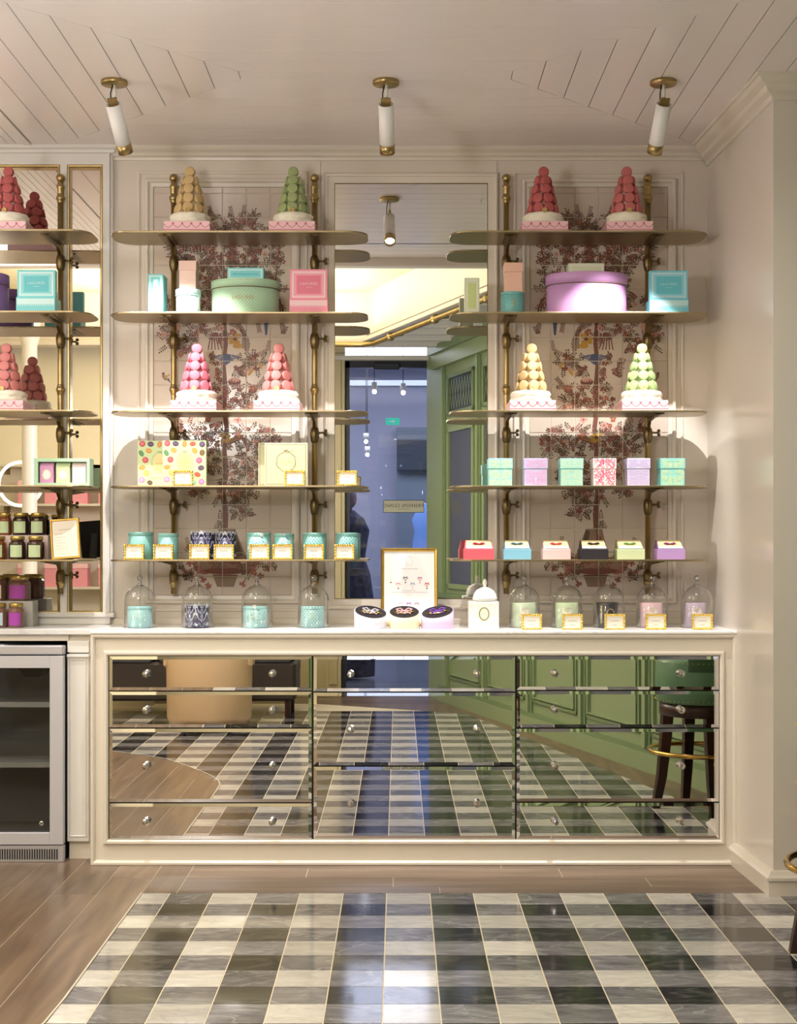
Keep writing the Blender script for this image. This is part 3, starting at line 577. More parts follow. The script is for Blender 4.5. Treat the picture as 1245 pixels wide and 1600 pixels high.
# room to the left, seen in the cabinet mirrors
b_ = MB(); b_.box(-3.5, -3.4, -.6, 6.25, 0, 3.35, CRM); tag(b_.build('wall_left'), kind='structure')
b_ = MB(); b_.box(-3.4, -1.9, .10, .16, 0, 3.3, flat('far_wall_paint', 232, 224, 204, .5)); tag(b_.build('wall_far_left'), kind='structure')
b_ = MB(); b_.lathe([(.075, 0), (.075, .1), (.055, .12), (.055, 2.7), (.07, 2.75), (.08, 2.9)], CABW, 24); tag(b_.build('trim_column', None, (-2.70, 1.6, 0)), kind='structure')
for z, nm in ((.9, 'lowest'), (1.25, 'middle'), (1.58, 'upper'), (1.9, 'topmost empty')):
    b_ = MB(); b_.box(-.56, .56, -.13, .10, -.02, 0, flat('pale_shelf', 214, 206, 192), .002); b_.box(-.5, -.48, -.02, .09, -.08, -.02, BRASSD); b_.box(.48, .5, -.02, .09, -.08, -.02, BRASSD)
    tag(b_.build('wall_shelf', None, (-2.72, .29, z)), nm+' pale wall shelf across the room, seen in the cabinet mirror', 'shelf', 'wall shelves across the room')
PK = flat('pink_card', 226, 150, 164, .5)
k = 0
for rw, z in (('lower', .9), ('middle', 1.25), ('upper', 1.58)):
    for cw_, x in (('first', -3.05), ('second', -2.83), ('third', -2.61), ('fourth', -2.39)):
        k += 1; b_ = MB(); b_.box(-.065, .065, -.06, .06, 0, .15, PK, .002); b_.box(-.068, .068, -.063, .063, .15, .19, flat('pink_card_lid', 236, 190, 196), .002)
        tag(b_.build('gift_box', None, (x, .30, z)), f'{cw_} pink lidded box on the {rw} board of the display shelf across the room', 'box', 'pink boxes across the room')
b_ = MB(); b_.tube([(.17*math.cos(a*PI/12), 0, .17*math.sin(a*PI/12)) for a in range(24)], .012, mat('ring_glow', (1, .9, .7, 1), .5, emit=(1, .9, .7, 1), es=4), 8, True); tag(b_.build('ring_lamp', None, (-2.95, .9, 1.72)), 'glowing round ring lamp seen in the mirrored cabinet', 'lamp')

# ------------------------------------------------------------------ mirrored chest of drawers
YC = 5.64; CX0, CX1 = PX(141, YC), PX(1152, YC); CT = .905
chest = thing('mirrored_chest', 'long cream counter cabinet with mirrored drawers under the shelves', 'cabinet', (0, YC, 0))
ox0, ox1, oz0, oz1 = PX(168, YC), PX(1125.5, YC), PZ(1313, YC), PZ(1025, YC)
b_ = MB()
b_.box(CX0, CX1, .03, .435, 0, CT, CHEST)
b_.frame(ox0, ox1, oz0, oz1, .03, [(0, 0), (0, .020), (.006, .028), (.014, .028), (.017, .016), (.022, .014)], CHEST)
mi = .022
for r_ in ((CX0+.018, ox0-mi, .012, CT-.012), (ox1+mi, CX1-.018, .012, CT-.012), (ox0-mi, ox1+mi, .012, oz0-mi), (ox0-mi, ox1+mi, oz1+mi, CT-.012)): b_.box(r_[0], r_[1], .016, .032, r_[2], r_[3], CHEST)
b_.frame(CX0+.018, CX1-.018, .018, CT-.018, .016, [(0, 0), (.002, .010), (.008, .016), (.016, .016), (.018, .012), (.018, -.02)], CHEST)
b_.build('carcass', chest)
b_ = MB(); b_.box(ox0, ox1, .026, .031, oz0, oz1, flat('drawer_gap', 26, 28, 24)); b_.build('drawer_recess', chest)
def knob(parent, x, y, z):
    b_ = MB(); b_.lathe([(.010, 0), (.011, -.003), (.005, -.006), (.005, -.014)], CHROME, 14, (0, 0, 0), axis='y')
    b_.lathe([(.005, -.012), (.011, -.016), (.0145, -.022), (.0145, -.027), (.010, -.033), (.0001, -.036)], mat('crystal_knob', rgb(190, 188, 184), .08, .9), 8, (0, 0, 0), axis='y', smooth=False)
    return b_.build('crystal_knob', parent, (x, y, z))
cols = [((169.5, 486.5), ((1026, 1079.5), (1081.5, 1137.5), (1139.5, 1254.5), (1256.5, 1312)), (228.5, 425.5)),
        ((489.5, 805), ((1026, 1081), (1083, 1197), (1199, 1312)), (548, 745)),
        ((807.5, 1124.5), ((1026, 1078.5), (1080.5, 1137.5), (1139.5, 1253.5), (1255.5, 1312)), (867, 1064))]
for (a, b), rows, kn in cols:
    for (t0, t1) in rows:
        x0, x1 = PX(a, YC), PX(b, YC); z1, z0 = PZ(t0, YC), PZ(t1, YC); bv = .0125; d = .0022
        b_ = MB(); yb, yf = .026, .014
        b_.add([(x0, yf+d, z0), (x1, yf+d, z0), (x1, yf+d, z1), (x0, yf+d, z1), (x0+bv, yf, z0+bv), (x1-bv, yf, z0+bv), (x1-bv, yf, z1-bv), (x0+bv, yf, z1-bv)], [(4, 5, 6, 7), (0, 1, 5, 4), (1, 2, 6, 5), (2, 3, 7, 6), (3, 0, 4, 7)], MIRD)
        b_.add([(x0, yf+d, z0), (x1, yf+d, z0), (x1, yf+d, z1), (x0, yf+d, z1), (x0, yb, z0), (x1, yb, z0), (x1, yb, z1), (x0, yb, z1)], [(0, 4, 5, 1), (1, 5, 6, 2), (2, 6, 7, 3), (3, 7, 4, 0)], MIREDGE)
        dr = b_.build('drawer', chest)
        zc = (z0+z1)/2
        for kx in kn: knob(dr, PX(kx, YC), yf, zc)
mb = MB(); mb.box(CX0-.002, CX1, -.004, .437, CT+.0003, .920, SLAB, .004)
tag(mb.build('marble_countertop', None, (0, YC, 0)), 'white marble top of the long mirrored counter', 'countertop')
# ------------------------------------------------------------------ left counter with pilaster and wine fridge
YL = 5.73
mb = MB(); mb.box(-3.2, CX0-.003, 0, .345, .897, .920, SLAB, .003); tag(mb.build('marble_countertop', None, (0, YL, 0)), 'white marble top above the small fridge at the left', 'countertop')
t = thing('base_cabinet', 'cream cabinet housing with panelled pilaster beside the small fridge', 'cabinet', (0, YL, 0))
pl0, pl1 = PX(104, YL), PX(138, YL)
b_ = MB(); b_.box(pl0+.004, CX0-.002, .03, .34, 0, .897, CHEST); b_.build('carcass', t)
b_ = MB(); b_.box(-3.2, pl0+.003, YL+.02, YL+.34, .872, .897, CHEST); tag(b_.build('trim_1'), kind='structure')
b_ = MB(); b_.box(pl0, pl1, .008, .031, PZ(1316, YL), PZ(1026, YL), CABW, .003); b_.frame(pl0+.016, pl1-.014, PZ(1306, YL), PZ(1032, YL), .008, [(0, -.006), (0, .001), (.003, .004), (.006, .001), (.007, 0)], CABW)
b_.box(pl0, pl1+.002, .0, .031, PZ(1027.5, YL), PZ(1022.5, YL), CABW, .002); b_.box(pl0, pl1, .012, .031, PZ(1020, YL), .872, CABW, .002); b_.build('pilaster', t)
FY = 5.69
fx0, fx1 = -1.93, PX(98.5, FY)
t = thing('wine_fridge', 'silver glass-door undercounter fridge at the left edge', 'fridge', (0, FY, 0))
z = lambda py: PZ(py, FY)
b_ = MB(); b_.box(fx0, fx1, .03, .05, z(1010), z(1024), STEEL, .003); b_.box(fx0+.005, fx1-.004, .316, .32, z(1345), z(1008), STEELD); b_.box(fx1-.016, fx1-.002, .036, .316, z(1345), z(1010), STEELD); b_.box(fx0, fx0+.012, .036, .316, z(1345), z(1010), STEELD); b_.box(fx0, fx1-.004, .036, .316, z(1345), z(1318), STEELD); b_.box(fx0, fx1-.004, .036, .316, z(1028), z(1010), STEELD); b_.build('body', t)
b_ = MB(); b_.box(fx0, fx1, 0, .045, z(1023), z(1009), STEEL, .004); b_.build('top_panel', t)
gx0, gx1 = fx0+.06, PX(77.5, FY)
b_ = MB(); 
for r_ in ((fx0, gx0, z(1320), z(1025)), (gx1, fx1, z(1320), z(1025)), (gx0, gx1, z(1320), z(1301)), (gx0, gx1, z(1044), z(1025))): b_.box(r_[0], r_[1], 0, .035, r_[2], r_[3], FRDOOR, .0015)
d_ = b_.build('door', t)
b_ = MB(); b_.box(gx0, gx1, .008, .012, z(1301), z(1044), FRGLASS); b_.build('glass', d_)
b_ = MB(); b_.lathe([(.0095, 0), (.0095, -.002), (.008, -.003)], CHROME, 16, (PX(64, FY), .006, z(1287)), axis='y'); b_.polys([ell(PX(64, FY), z(1287), .005, .002, 10, .5)], lambda u, v: (u, .0025, v), STEELD); b_.build('round_badge', d_)
b_ = MB(); b_.box(gx0-.03, gx1+.03, .029, .0295, z(1320), z(1025), STEELD); b_.v = []; b_.f = []; b_.m = []; b_.sm = []
b_.box(gx0, gx1+.01, .30, .315, z(1310), z(1036), FRIN); b_.box(gx1+.002, gx1+.012, .035, .31, z(1310), z(1036), FRIN); b_.box(gx0, gx1, .035, .31, z(1312), z(1306), FRIN); b_.box(gx0, gx1, .035, .31, z(1034), z(1032), FRIN)
b_.build('lining', t)
for py in (1102, 1197):
    b_ = MB(); b_.box(gx0, gx1, .05, .28, z(py+2), z(py), FRSH); b_.box(gx0, gx1, .045, .052, z(py+5), z(py-3), FRSH); b_.build('rack', t)
b_ = MB(); b_.prism([(PX(14, FY), z(1046)), (PX(60, FY), z(1046)), (PX(50, FY), z(1062)), (PX(26, FY), z(1062))], lambda u, v: (u, .12, v), lambda u, v: (u, .25, v), STEELD); b_.build('fan_cover', t)
b_ = MB(); b_.box(fx0, fx1+.002, .004, .03, z(1348), z(1321.5), STEEL, .003)
x = fx0+.02
while x < fx1-.02: b_.box(x, x+.0045, .001, .01, z(1343), z(1327), STEELD); x += .0098
b_.build('vent_grille', t)

light('POINT', 'fridge_fill', ((gx0+gx1)/2, FY+.16, .83), (0, FY, 0), .9, (1, .98, .94), shadow_soft_size=.05)  # unseen light added to lift the dark fridge interior
# ------------------------------------------------------------------ mirrored cabinet at the left
YK = 6.045
t = thing('mirrored_cabinet', 'cream wall cabinet with brass-edged mirror panes at the left', 'cabinet', (0, YK, 0))
kx0, kx1 = -2.6, PX(171, YK); z = lambda py: PZ(py, YK); X = lambda px: PX(px, YK)
pa = (X(-120), X(94)); pb = (X(104.5), X(160.5)); zt, zb = z(257), z(959)
b_ = MB(); kb = .921
for r_ in ((pa[1], pb[0], zb, zt), (pb[1], kx1, kb+.05, zt+.07), (kx0, pa[0], kb, zt+.07), (kx0, pb[1], zt, zt+.07), (kx0, pb[1], kb+.05, zb)): b_.box(r_[0], r_[1], 0, .034, r_[2], r_[3], CABW)
b_.box(kx1, kx1+.012, .012, .034, kb+.03, zt+.07, CABW, .002); b_.box(kx0, kx1+.02, -.006, .034, kb+.03, kb+.05, CABW, .003); b_.box(kx0, kx1, .010, .034, kb, kb+.03, CABW)
b_.build('face_frame', t)
b_ = MB(); v = []; prof = [(0, 0), (.010, .004), (.012, .014), (.026, .020), (.034, .034), (.046, .040), (.048, .050)]
for a, zz in prof: v += [(kx0, -a, zt+.045+zz), (kx1+.012+a, -a, zt+.045+zz), (kx1+.012+a, .035, zt+.045+zz)]
b_.add(v, [(i*3+k, i*3+k+1, i*3+k+4, i*3+k+3) for i in range(len(prof)-1) for k in (0, 1)], CABW); b_.box(kx0, kx1+.05, -.03, .035, zt+.095, CEZ, CABW); b_.build('cornice', t)
for a, b in (pa, pb):
    b_ = MB(); b_.box(a, b, .028, .033, zb, zt, MIRA); b_.build('mirror_pane', t)
    b_ = MB(); b_.frame(a+.012, b-.012, zb+.012, zt-.012, .0, [(0, -.028), (0, -.004), (.003, .0), (.009, .001), (.012, -.002), (.0125, -.01)], BRASS); b_.build('brass_trim', t)

# ------------------------------------------------------------------ brass poles, brackets and shelves
SF, SB = 5.757, 6.010
SZ = [PZ(360, SF), PZ(487, SF), PZ(641, SF), PZ(758.5, SF), PZ(874.5, SF)]; TH = .007
def pole(px, label):
    Yp = 6.035 if px > 150 else 6.02; x = PX(px, Yp); t = thing('brass_pole', label, 'pole', (x, Yp, PZ(928, Yp)), group='brass shelf poles')
    H = lambda py: PZ(py, Yp)-PZ(928, Yp)
    b_ = MB(); b_.lathe([(.0118, 0), (.0118, H(290))], BRASS, 20); b_.build('rod', t)
    b_ = MB(); s0 = H(290); b_.lathe([(.0118, s0-.06), (.0140, s0-.055), (.0140, s0-.015), (.0165, s0-.012), (.0165, s0), (.010, s0+.004), (.0135, s0+.010), (.009, s0+.014)], BRASS, 20)
    R_ = .0185; b_.lathe([(max(.0001, R_*math.sin(PI*i/12)), s0+.012+R_-R_*math.cos(PI*i/12)) for i in range(1, 13)], BRASS, 20); b_.build('ball_finial', t)
    for py in (310, 609, 911):
        b_ = MB(); h = H(py); b_.lathe([(.0119, h-.022), (.0142, h-.018), (.0142, h-.010), (.0180, h-.006), (.0190, h), (.0180, h+.006), (.0142, h+.010), (.0142, h+.018), (.0119, h+.022)], BRASS, 20); b_.build('collar', t)
    for sz in SZ:
        h = sz-TH-PZ(928, Yp)
        br = MB(); br.lathe([(.0119, h-.105), (.0150, h-.10), (.0190, h-.08), (.0198, h-.062), (.0165, h-.045), (.0119, h-.038)], BRASSD, 18)
        # arm that rises forward under the shelf, plates bearing it
        y0, y1 = -.235, -.015
        br.prism([(y1, h-.085), (y1, h-.045), (-.05, h-.018), (y0, h-.006), (y0, h-.002), (y1, h-.002)][::-1], lambda u, v: (-.006, u, v), lambda u, v: (.006, u, v), BRASSD)
        br.box(-.026, -.008, y0, -.06, h-.004, h-.0005, BRASSD); br.box(.008, .026, y0, -.06, h-.004, h-.0005, BRASSD); br.box(-.01, .01, y0, -.03, h-.006, h-.001, BRASSD)
        bo = br.build('bracket', t)
        wn = MB(); wn.tube([(.02, 0, h-.062), (.042, 0, h-.062)], .004, BRASSD, 8); wn.sphere((.046, 0, h-.054), .0075, BRASSD, 8); wn.sphere((.046, 0, h-.070), .0075, BRASSD, 8); wn.build('wing_nut', bo)
    return t
pole(94.5, 'slim brass pole in front of the mirrored cabinet'); pole(271.5, 'brass pole left of the left tile panel'); pole(491.5, 'brass pole just left of the tall mirror')
pole(791, 'brass pole just right of the tall mirror'); pole(1012, 'rightmost brass pole beside the right tile panel')
def shelf(x0, x1, zt, label, yf=SF, yb=SB, rl=.085, rr=.085):
    poly = []; d = yb-yf
    def corner(cx, cy, r, a0, a1):
        for k in range(7): a = a0+(a1-a0)*k/6; poly.append((cx+r*math.cos(a), cy+r*math.sin(a)))
    corner(x0+rl, yf+rl, rl, PI, 1.5*PI); corner(x1-rr, yf+rr, rr, 1.5*PI, 2*PI); corner(x1-rr, yb-rr, rr, 0, .5*PI); corner(x0+rl, yb-rl, rl, .5*PI, PI)
    ox = (x0+x1)/2; poly = [(a-ox, b-yf) for a, b in poly]; b_ = MB(); n = len(poly); v = []; c = .0012
    ctr = (0, d/2)
    for zz, s_ in ((-TH, 1), (-TH+c, 0), (-c, 0), (0, 1)):
        for a, b in poly: L = math.hypot(a-ctr[0], b-ctr[1]); k = 1-c*s_/L; v.append((ctr[0]+(a-ctr[0])*k, ctr[1]+(b-ctr[1])*k, zz))
    b_.add(v, [tuple(reversed(range(n)))]+[(i*n+k, i*n+(k+1) % n, (i+1)*n+(k+1) % n, (i+1)*n+k) for i in range(3) for k in range(n)]+[tuple(3*n+k for k in range(n))], BRASSSH)
    return tag(b_.build('brass_shelf', None, (ox, yf, zt)), label, 'shelf')
RK = ['top', 'second', 'third', 'fourth', 'bottom']
for i in range(5):
    shelf(PX(167, SF), PX(574, SF), SZ[i], f'{RK[i]} rounded brass shelf left of the tall mirror')
    shelf(PX(704, SF), PX(1111, SF), SZ[i], f'{RK[i]} rounded brass shelf right of the tall mirror')
    shelf(-2.5, PX(138, 5.73), SZ[i], f'{RK[i]} brass shelf on the mirrored cabinet at the left', 5.73, 6.0)

# ------------------------------------------------------------------ ceiling spots
SPOTC = (1, .95, .90)
def spotlamp(px, lean, label, aimx, e):
    x = PX(px, 5.19); t = thing('ceiling_spotlight', label, 'spotlight', (x, 5.19, CEZ), group='ceiling spotlights')
    b_ = MB(); b_.lathe([(.046, -.013), (.048, -.011), (.048, 0)], BRASS, 28); b_.build('ceiling_plate', t)
    b_ = MB(); b_.lathe([(.006, -.060), (.006, -.013)], CABW, 12, (.002, 0, 0)); b_.lathe([(.004, -.085), (.0075, -.064), (.0075, -.060)], BRASS, 12, (.002, 0, 0)); b_.build('stem', t)
    b_ = MB(); b_.tube([(-.006, 0, -.013), (-.012, -.005, -.045), (-.012, 0, -.08), (0, .01, -.10)], .0025, BLACK, 6); b_.build('cable', t)
    top = Vector((0, -.02, -.088)); d = Vector((lean, .115, -.14)).normalized(); q = d.to_track_quat('-Z', 'Y'); L = .150
    def place(b2, nm): o = b2.build(nm, t, top); o.rotation_mode = 'QUATERNION'; o.rotation_quaternion = q; return o
    b_ = MB(); b_.lathe([(.0265, -L), (.0275, -L), (.0275, 0), (.0255, 0), (.0255, -.03), (.0001, -.03)], mat('white_enamel', rgb(238, 236, 236), .35), 28); place(b_, 'barrel')
    b_ = MB(); b_.lathe([(.0235, -L+.01), (.0235, -L-.036), (.0277, -L-.036), (.0277, -L-.0005)], BRASS, 28); place(b_, 'brass_tip')
    b_ = MB(); b_.lathe([(.0001, -L-.022), (.023, -L-.022)], mat('lamp_lens', (1, 1, 1, 1), .4, emit=(1, .95, .86, 1), es=25), 20); place(b_, 'lens')
    b_ = MB(); b_.box(-.018, .018, -.003, .003, -.03, .022, BRASS, .001); place(b_, 'yoke')
    m_ = Vector((x, 5.19, CEZ))+top+d*(L+.042)
    light('SPOT', 'shelf_spot', m_, m_+Vector((aimx, .46, -.89)), e, SPOTC, spot_size=.97, spot_blend=.4, shadow_soft_size=.012)
spotlamp(178.5, .022, 'white and brass ceiling spotlight at the left', .15, 118)
spotlamp(603, .004, 'white and brass ceiling spotlight in the middle', .0, 72)
spotlamp(1036, -.014, 'white and brass ceiling spotlight at the right', -.10, 118)

# ------------------------------------------------------------------ macaron towers
MACM = {}
def macaron_mesh(m):
    if m.name in MACM: return MACM[m.name]
    b_ = MB(); r = .0215
    fill = mat(m.name+'_cream', tuple(min(1, c*1.15+.03) for c in m.node_tree.nodes['Principled BSDF'].inputs['Base Color'].default_value[:3])+(1,), .6)
    b_.lathe([(r*.88, -.0030), (r*.90, 0), (r*.88, .0030)], fill, 18, axis='y')
    for s_ in (-1, 1):
        b_.lathe([(r*.80, .0025*s_), (r*.99, .0032*s_), (r*1.0, .0052*s_), (r*.96, .0060*s_), (r*.985, .0072*s_), (r*.93, .0090*s_), (r*.78, .0104*s_), (r*.45, .0112*s_), (.0001, .0115*s_)], m, 18, axis='y')
    o = b_.build('macaron'); me = o.data; bpy.data.objects.remove(o); MACM[m.name] = me; return me
PBOX = flat('pale_pink_card', 240, 198, 204, .5); SWAG = flat('rose_print', 196, 92, 116, .5); ICE = flat('royal_icing', 240, 234, 216, .55, bump=.3, bscale=40)
def swags(b_, w_, h, fn, n=5):
    for k in range(n):
        x0 = -w_/2+w_*(k)/n; x1 = x0+w_/n
        pts = [(x0+(x1-x0)*i/8, h*.74-h*.34*math.sin(PI*i/8)) for i in range(9)]
        b_.polys(stroke(pts, .0024), fn, SWAG)
        if k: b_.polys([ell(x0, h*.80, .006, .0017, 8, s_) for s_ in (.5, -.5)]+stroke([(x0, h*.8), (x0-.004, h*.6)], .0016)+stroke([(x0, h*.8), (x0+.004, h*.6)], .0016), fn, SWAG)
    b_.polys([rect(-w_/2, w_/2, h*.16, h*.22)], fn, SWAG)
def tower(px, zs, col, label, rot=0.0, Y=5.868, sc=1.0, yw=.185):
    x = PX(px, Y); t = thing('macaron_tower', label, 'macaron tower', (x, Y, zs), group='macaron towers')
    b_ = MB(); w_ = yw; h = .042; b_.box(-w_/2, w_/2, -w_/2, w_/2, 0, h, PBOX, .0015)
    swags(b_, w_, h, lambda u, v: (u, -w_/2-.0004, v)); swags(b_, w_, h, lambda u, v: (w_/2+.0004, u, v)); swags(b_, w_, h, lambda u, v: (-w_/2-.0004, u, v)); b_.build('pink_base_box', t)
    b_ = MB(); R = random.Random(int(px)); ph = [R.random()*6 for _ in range(8)]
    b_.lathe([(.074, .042), (.082, .044), (.084, .054), (.078, .060), (.080, .063), (.082, .070), (.080, .078), (.074, .084), (.062, .088), (.03, .089), (.0001, .089)], ICE, 40, wob=lambda a, i: 1+.03*math.sin(a*9+ph[i % 8])+.02*math.sin(a*17+ph[(i+3) % 8])); b_.build('icing_cake', t)
    b_ = MB(); b_.lathe([(.048, .086), (.012, .235), (.0001, .24)], flat('white_core', 236, 226, 214), 20); b_.build('cone_core', t)
    b_ = MB(); b_.lathe([(.0085, 0), (.0105, -.001), (.0105, -.003), (.0085, -.004), (.007, -.003), (.0001, -.003)], flat('dull_gold_seal', 196, 168, 108, .4, metal=.3), 18, axis='y', sy=1.15); b_.build('gold_medallion', t, (0, -.0705, .090), (-.25, 0, 0))
    me = macaron_mesh(col); z0 = .088
    rows = [(.052, 8, .018), (.0435, 7, .058), (.0345, 5, .097), (.022, 4, .134)]
    for ri, (rr, n, z) in enumerate(rows):
        off = rot if n != 5 else rot*.6
        for k in range(n):
            a = -PI/2+off+2*PI*k/n
            o = bpy.data.objects.new('macaron', me); C.objects.link(o); o.parent = t
            o.location = (rr*math.cos(a), rr*math.sin(a), z0+z); o.rotation_euler = (-.20+R.uniform(-.06, .06), R.uniform(-.1, .1), a+PI/2+R.uniform(-.08, .08))
    o = bpy.data.objects.new('macaron', me); C.objects.link(o); o.parent = t; o.location = (R.uniform(-.002, .004), -.004, z0+.172); o.rotation_euler = (-.08, 0, .15*R.uniform(-1, 1))
    return t
M_BE = flat('beige_macaron', 208, 178, 128, .6, bump=.2, bscale=200); M_GR = flat('green_macaron', 158, 172, 120, .6, bump=.2, bscale=200); M_RE = flat('raspberry_macaron', 184, 92, 92, .6, bump=.2, bscale=200)
M_CO = flat('coral_macaron', 194, 108, 106, .6, bump=.2, bscale=200); M_PK = flat('rose_macaron', 204, 112, 130, .6, bump=.2, bscale=200); M_P2 = flat('dusty_rose_macaron', 206, 126, 124, .6, bump=.2, bscale=200); M_MI = flat('mint_macaron', 164, 186, 128, .6, bump=.2, bscale=200)
tower(297, SZ[0], M_BE, 'beige macaron tower at the left of the top shelf', 0)
tower(458.5, SZ[0], M_GR, 'olive green macaron tower on the top shelf near the mirror', 0)
tower(848, SZ[0], M_RE, 'deep raspberry macaron tower on the top shelf right of the mirror', .38)
tower(978.5, SZ[0], M_CO, 'coral macaron tower on the top shelf at the right', .12)
tower(307, SZ[2], M_PK, 'hot pink macaron tower on the third shelf, left unit, spotlit', 0)
tower(435, SZ[2], M_P2, 'dusty pink macaron tower on the third shelf near the mirror', -.1)
tower(829, SZ[2], M_BE, 'beige macaron tower on the third shelf right of the mirror', .15)
tower(1002, SZ[2], M_MI, 'pale mint macaron tower on the third shelf at the right', 0)
tower(14, SZ[0], M_RE, 'red macaron tower on the top shelf of the mirrored cabinet', .2)
tower(10, SZ[2], M_P2, 'pink macaron tower on the third shelf of the mirrored cabinet', .1)

# ------------------------------------------------------------------ cards, boxes, tins
TQ = flat('turquoise_card', 122, 206, 212, .45); TQL = flat('pale_turquoise', 200, 232, 232, .45); TQD = flat('deep_turquoise', 96, 190, 200, .45); TEAL = flat('teal_card', 132, 184, 178, .5)
MINT = flat('mint_card', 178, 214, 182, .45); LIL = flat('lilac_card', 196, 148, 204, .42); PUR = flat('violet_card', 146, 108, 170, .45); CREAM = flat('cream_paper', 244, 240, 232, .5)
INK = flat('grey_ink', 140, 132, 122); DOTC = flat('dot_print', 70, 84, 84); GINK = flat('gold_ink', 184, 164, 104, .4)
def base(px0, px1, Yf, zs, name, label, cat, group=None, dep=0):
    return thing(name, label, cat, ((PX(px0, Yf)+PX(px1, Yf))/2, Yf, zs), 0, group), PX(px1, Yf)-PX(px0, Yf)
# little gilt price cards
def make_card():
    t = thing('price_card', 'x', 'price card', (0, 0, 0)); w_, h = .082, .062
    b_ = MB(); b_.box(-w_/2+.006, w_/2-.006, -.003, .001, .006, h-.006, CREAM); b_.polys([rect(-.016, .016, .034, .0355), rect(-.009, .009, .018, .0192)], front(-.003), INK); b_.build('card', t)
    b_ = MB(); b_.frame(-w_/2+.009, w_/2-.009, .009, h-.009, -.003, [(0, -.003), (0, .001), (.003, .004), (.007, .004), (.009, .001), (.009, -.005)], GOLD)
    for k in range(9):
        u = -w_/2+.004+(w_-.008)*k/8
        for z in (.0042, h-.0042): b_.sphere((u, -.007, z), .0042, GOLD, 8)
    for k in range(5):
        z = .009+(h-.018)*k/4
        for u in (-w_/2+.0042, w_/2-.0042): b_.sphere((u, -.007, z), .0042, GOLD, 8)
    b_.build('gilt_frame', t)
    b_ = MB(); b_.prism([(0, .05), (.028, 0), (.031, 0), (.003, .05)], lambda u, v: (-.006, u, v), lambda u, v: (.006, u, v), GOLDF); b_.build('easel_leg', t)
    return t
card0 = None
def card(px0, px1, zs, label, Y, group, rz=0):
    global card0
    loc = ((PX(px0, Y)+PX(px1, Y))/2, Y, zs)
    if card0 is None: card0 = make_card(); card0.location = loc; card0['label'] = label; card0['group'] = group; card0.rotation_euler = (0, 0, rz); return card0
    return dup(card0, loc, label, group, rz)
def hatbox(cx, Yc, zs, rx, ry, h, lh, m, lidm, label, name='hat_box', dots=None, cord=None, motif=None, lo=.003):
    t = thing(name, label, 'box', (cx, Yc, zs))
    b_ = MB(); b_.lathe([(rx-.002, 0), (rx, .002), (rx, h-.003)], m, 56, sy=ry/rx, smooth=True)
    def wrap(r): return lambda u, v: ((r+.0008)*math.sin(u/r), -(r+.0008)*math.cos(u/r)*ry/rx, v)
    def spots(b2, r, z0, z1, kind):
        R = random.Random(5); n = int(2*PI*r/.0125) if kind == 'dot' else 0
        if kind == 'dot':
            rows = int((z1-z0)/.0075)
            for i in range(rows):
                for k in range(n):
                    u = (k+.5*(i % 2))*2*PI*r/n
                    b2.polys([ell(u, z0+.004+i*.0075, .0019 if r < .06 else .0014, .0019 if r < .06 else .0014, 6)], wrap(r), DOTC)
        if kind == 'flower':
            for _ in range(int(r*(z1-z0)*34000)):
                u, v = R.uniform(0, 2*PI*r), R.uniform(z0+.005, z1-.005); c = R.choice([flat('print_plum', 118, 62, 100), flat('print_white', 240, 240, 238), flat('print_plum', 1, 1, 1), flat('print_navy', 60, 70, 120)])
                a = R.random()*3; s_ = R.uniform(.0015, .003); b2.polys([ell(u, v, s_, s_*.55, 7, a)], wrap(r), c)
            for _ in range(int(r*(z1-z0)*3000)):
                u, v = R.uniform(0, 2*PI*r), R.uniform(z0+.009, z1-.009)
                for k in range(5): b2.polys([ell(u+.0045*math.cos(k*1.257), v+.0045*math.sin(k*1.257), .003, .003, 7)], wrap(r), flat('print_white', 1, 1, 1))
                b2.polys([ell(u, v, .002, .002, 7)], wrap(r+.0003), flat('print_plum', 1, 1, 1))
        if kind == 'baroque':
            wt = flat('print_silver', 196, 200, 214)
            n = max(4, int(2*PI*r/.05))
            for k in range(n):
                u = k*2*PI*r/n; zc = z0+(z1-z0)*.68
                for q in range(5): b2.polys([ell(u+.006*math.cos(q*PI/4), zc+.006*math.sin(q*PI/4), .0042, .0032, 8, q*PI/4)], wrap(r), wt)
                for s_ in (-1, 1):
                    b2.polys(stroke([(u+s_*(.006+.016*i/6), zc-.022*math.sin(PI*.55*i/6)) for i in range(7)], .0028), wrap(r), wt)
                    b2.polys(stroke([(u+s_*.020, zc+.01), (u+s_*.024, zc), (u+s_*.022, zc-.022)], .002), wrap(r), wt)
                    for q in range(4): b2.polys([ell(u+s_*(.009+.004*q), z0+.012+.007*math.sin(q*1.4), .0026, .0018, 6, q)], wrap(r), wt)
                b2.polys([ell(u, z0+.014, .005, .007, 9)], wrap(r), wt)
    if dots: spots(b_, rx, .002, h-(lh if lh else 0), dots)
    if motif:
        rr = rx*1.0; b_.polys(motif, wrap(rr+.0006), GINK)
    b_.build('body', t)
    if lh:
        b_ = MB(); R_ = rx+lo; b_.lathe([(R_, h-lh), (R_, h-.002), (R_-.002, h), (.001, h)], lidm, 56, sy=ry/rx)
        if dots: spots(b_, R_, h-lh, h, dots)
        b_.lathe([(R_+.0002, h-lh-.001), (R_+.0012, h-lh), (R_+.0012, h-lh+.0015), (R_, h-lh+.002)], cord or lidm, 56, sy=ry/rx); b_.build('lid', t)
    else:
        b_ = MB(); b_.lathe([(rx+.0008, h-.012), (rx+.0008, h-.001), (rx-.001, h), (.001, h)], lidm, 56, sy=ry/rx); b_.build('lid', t)
    return t
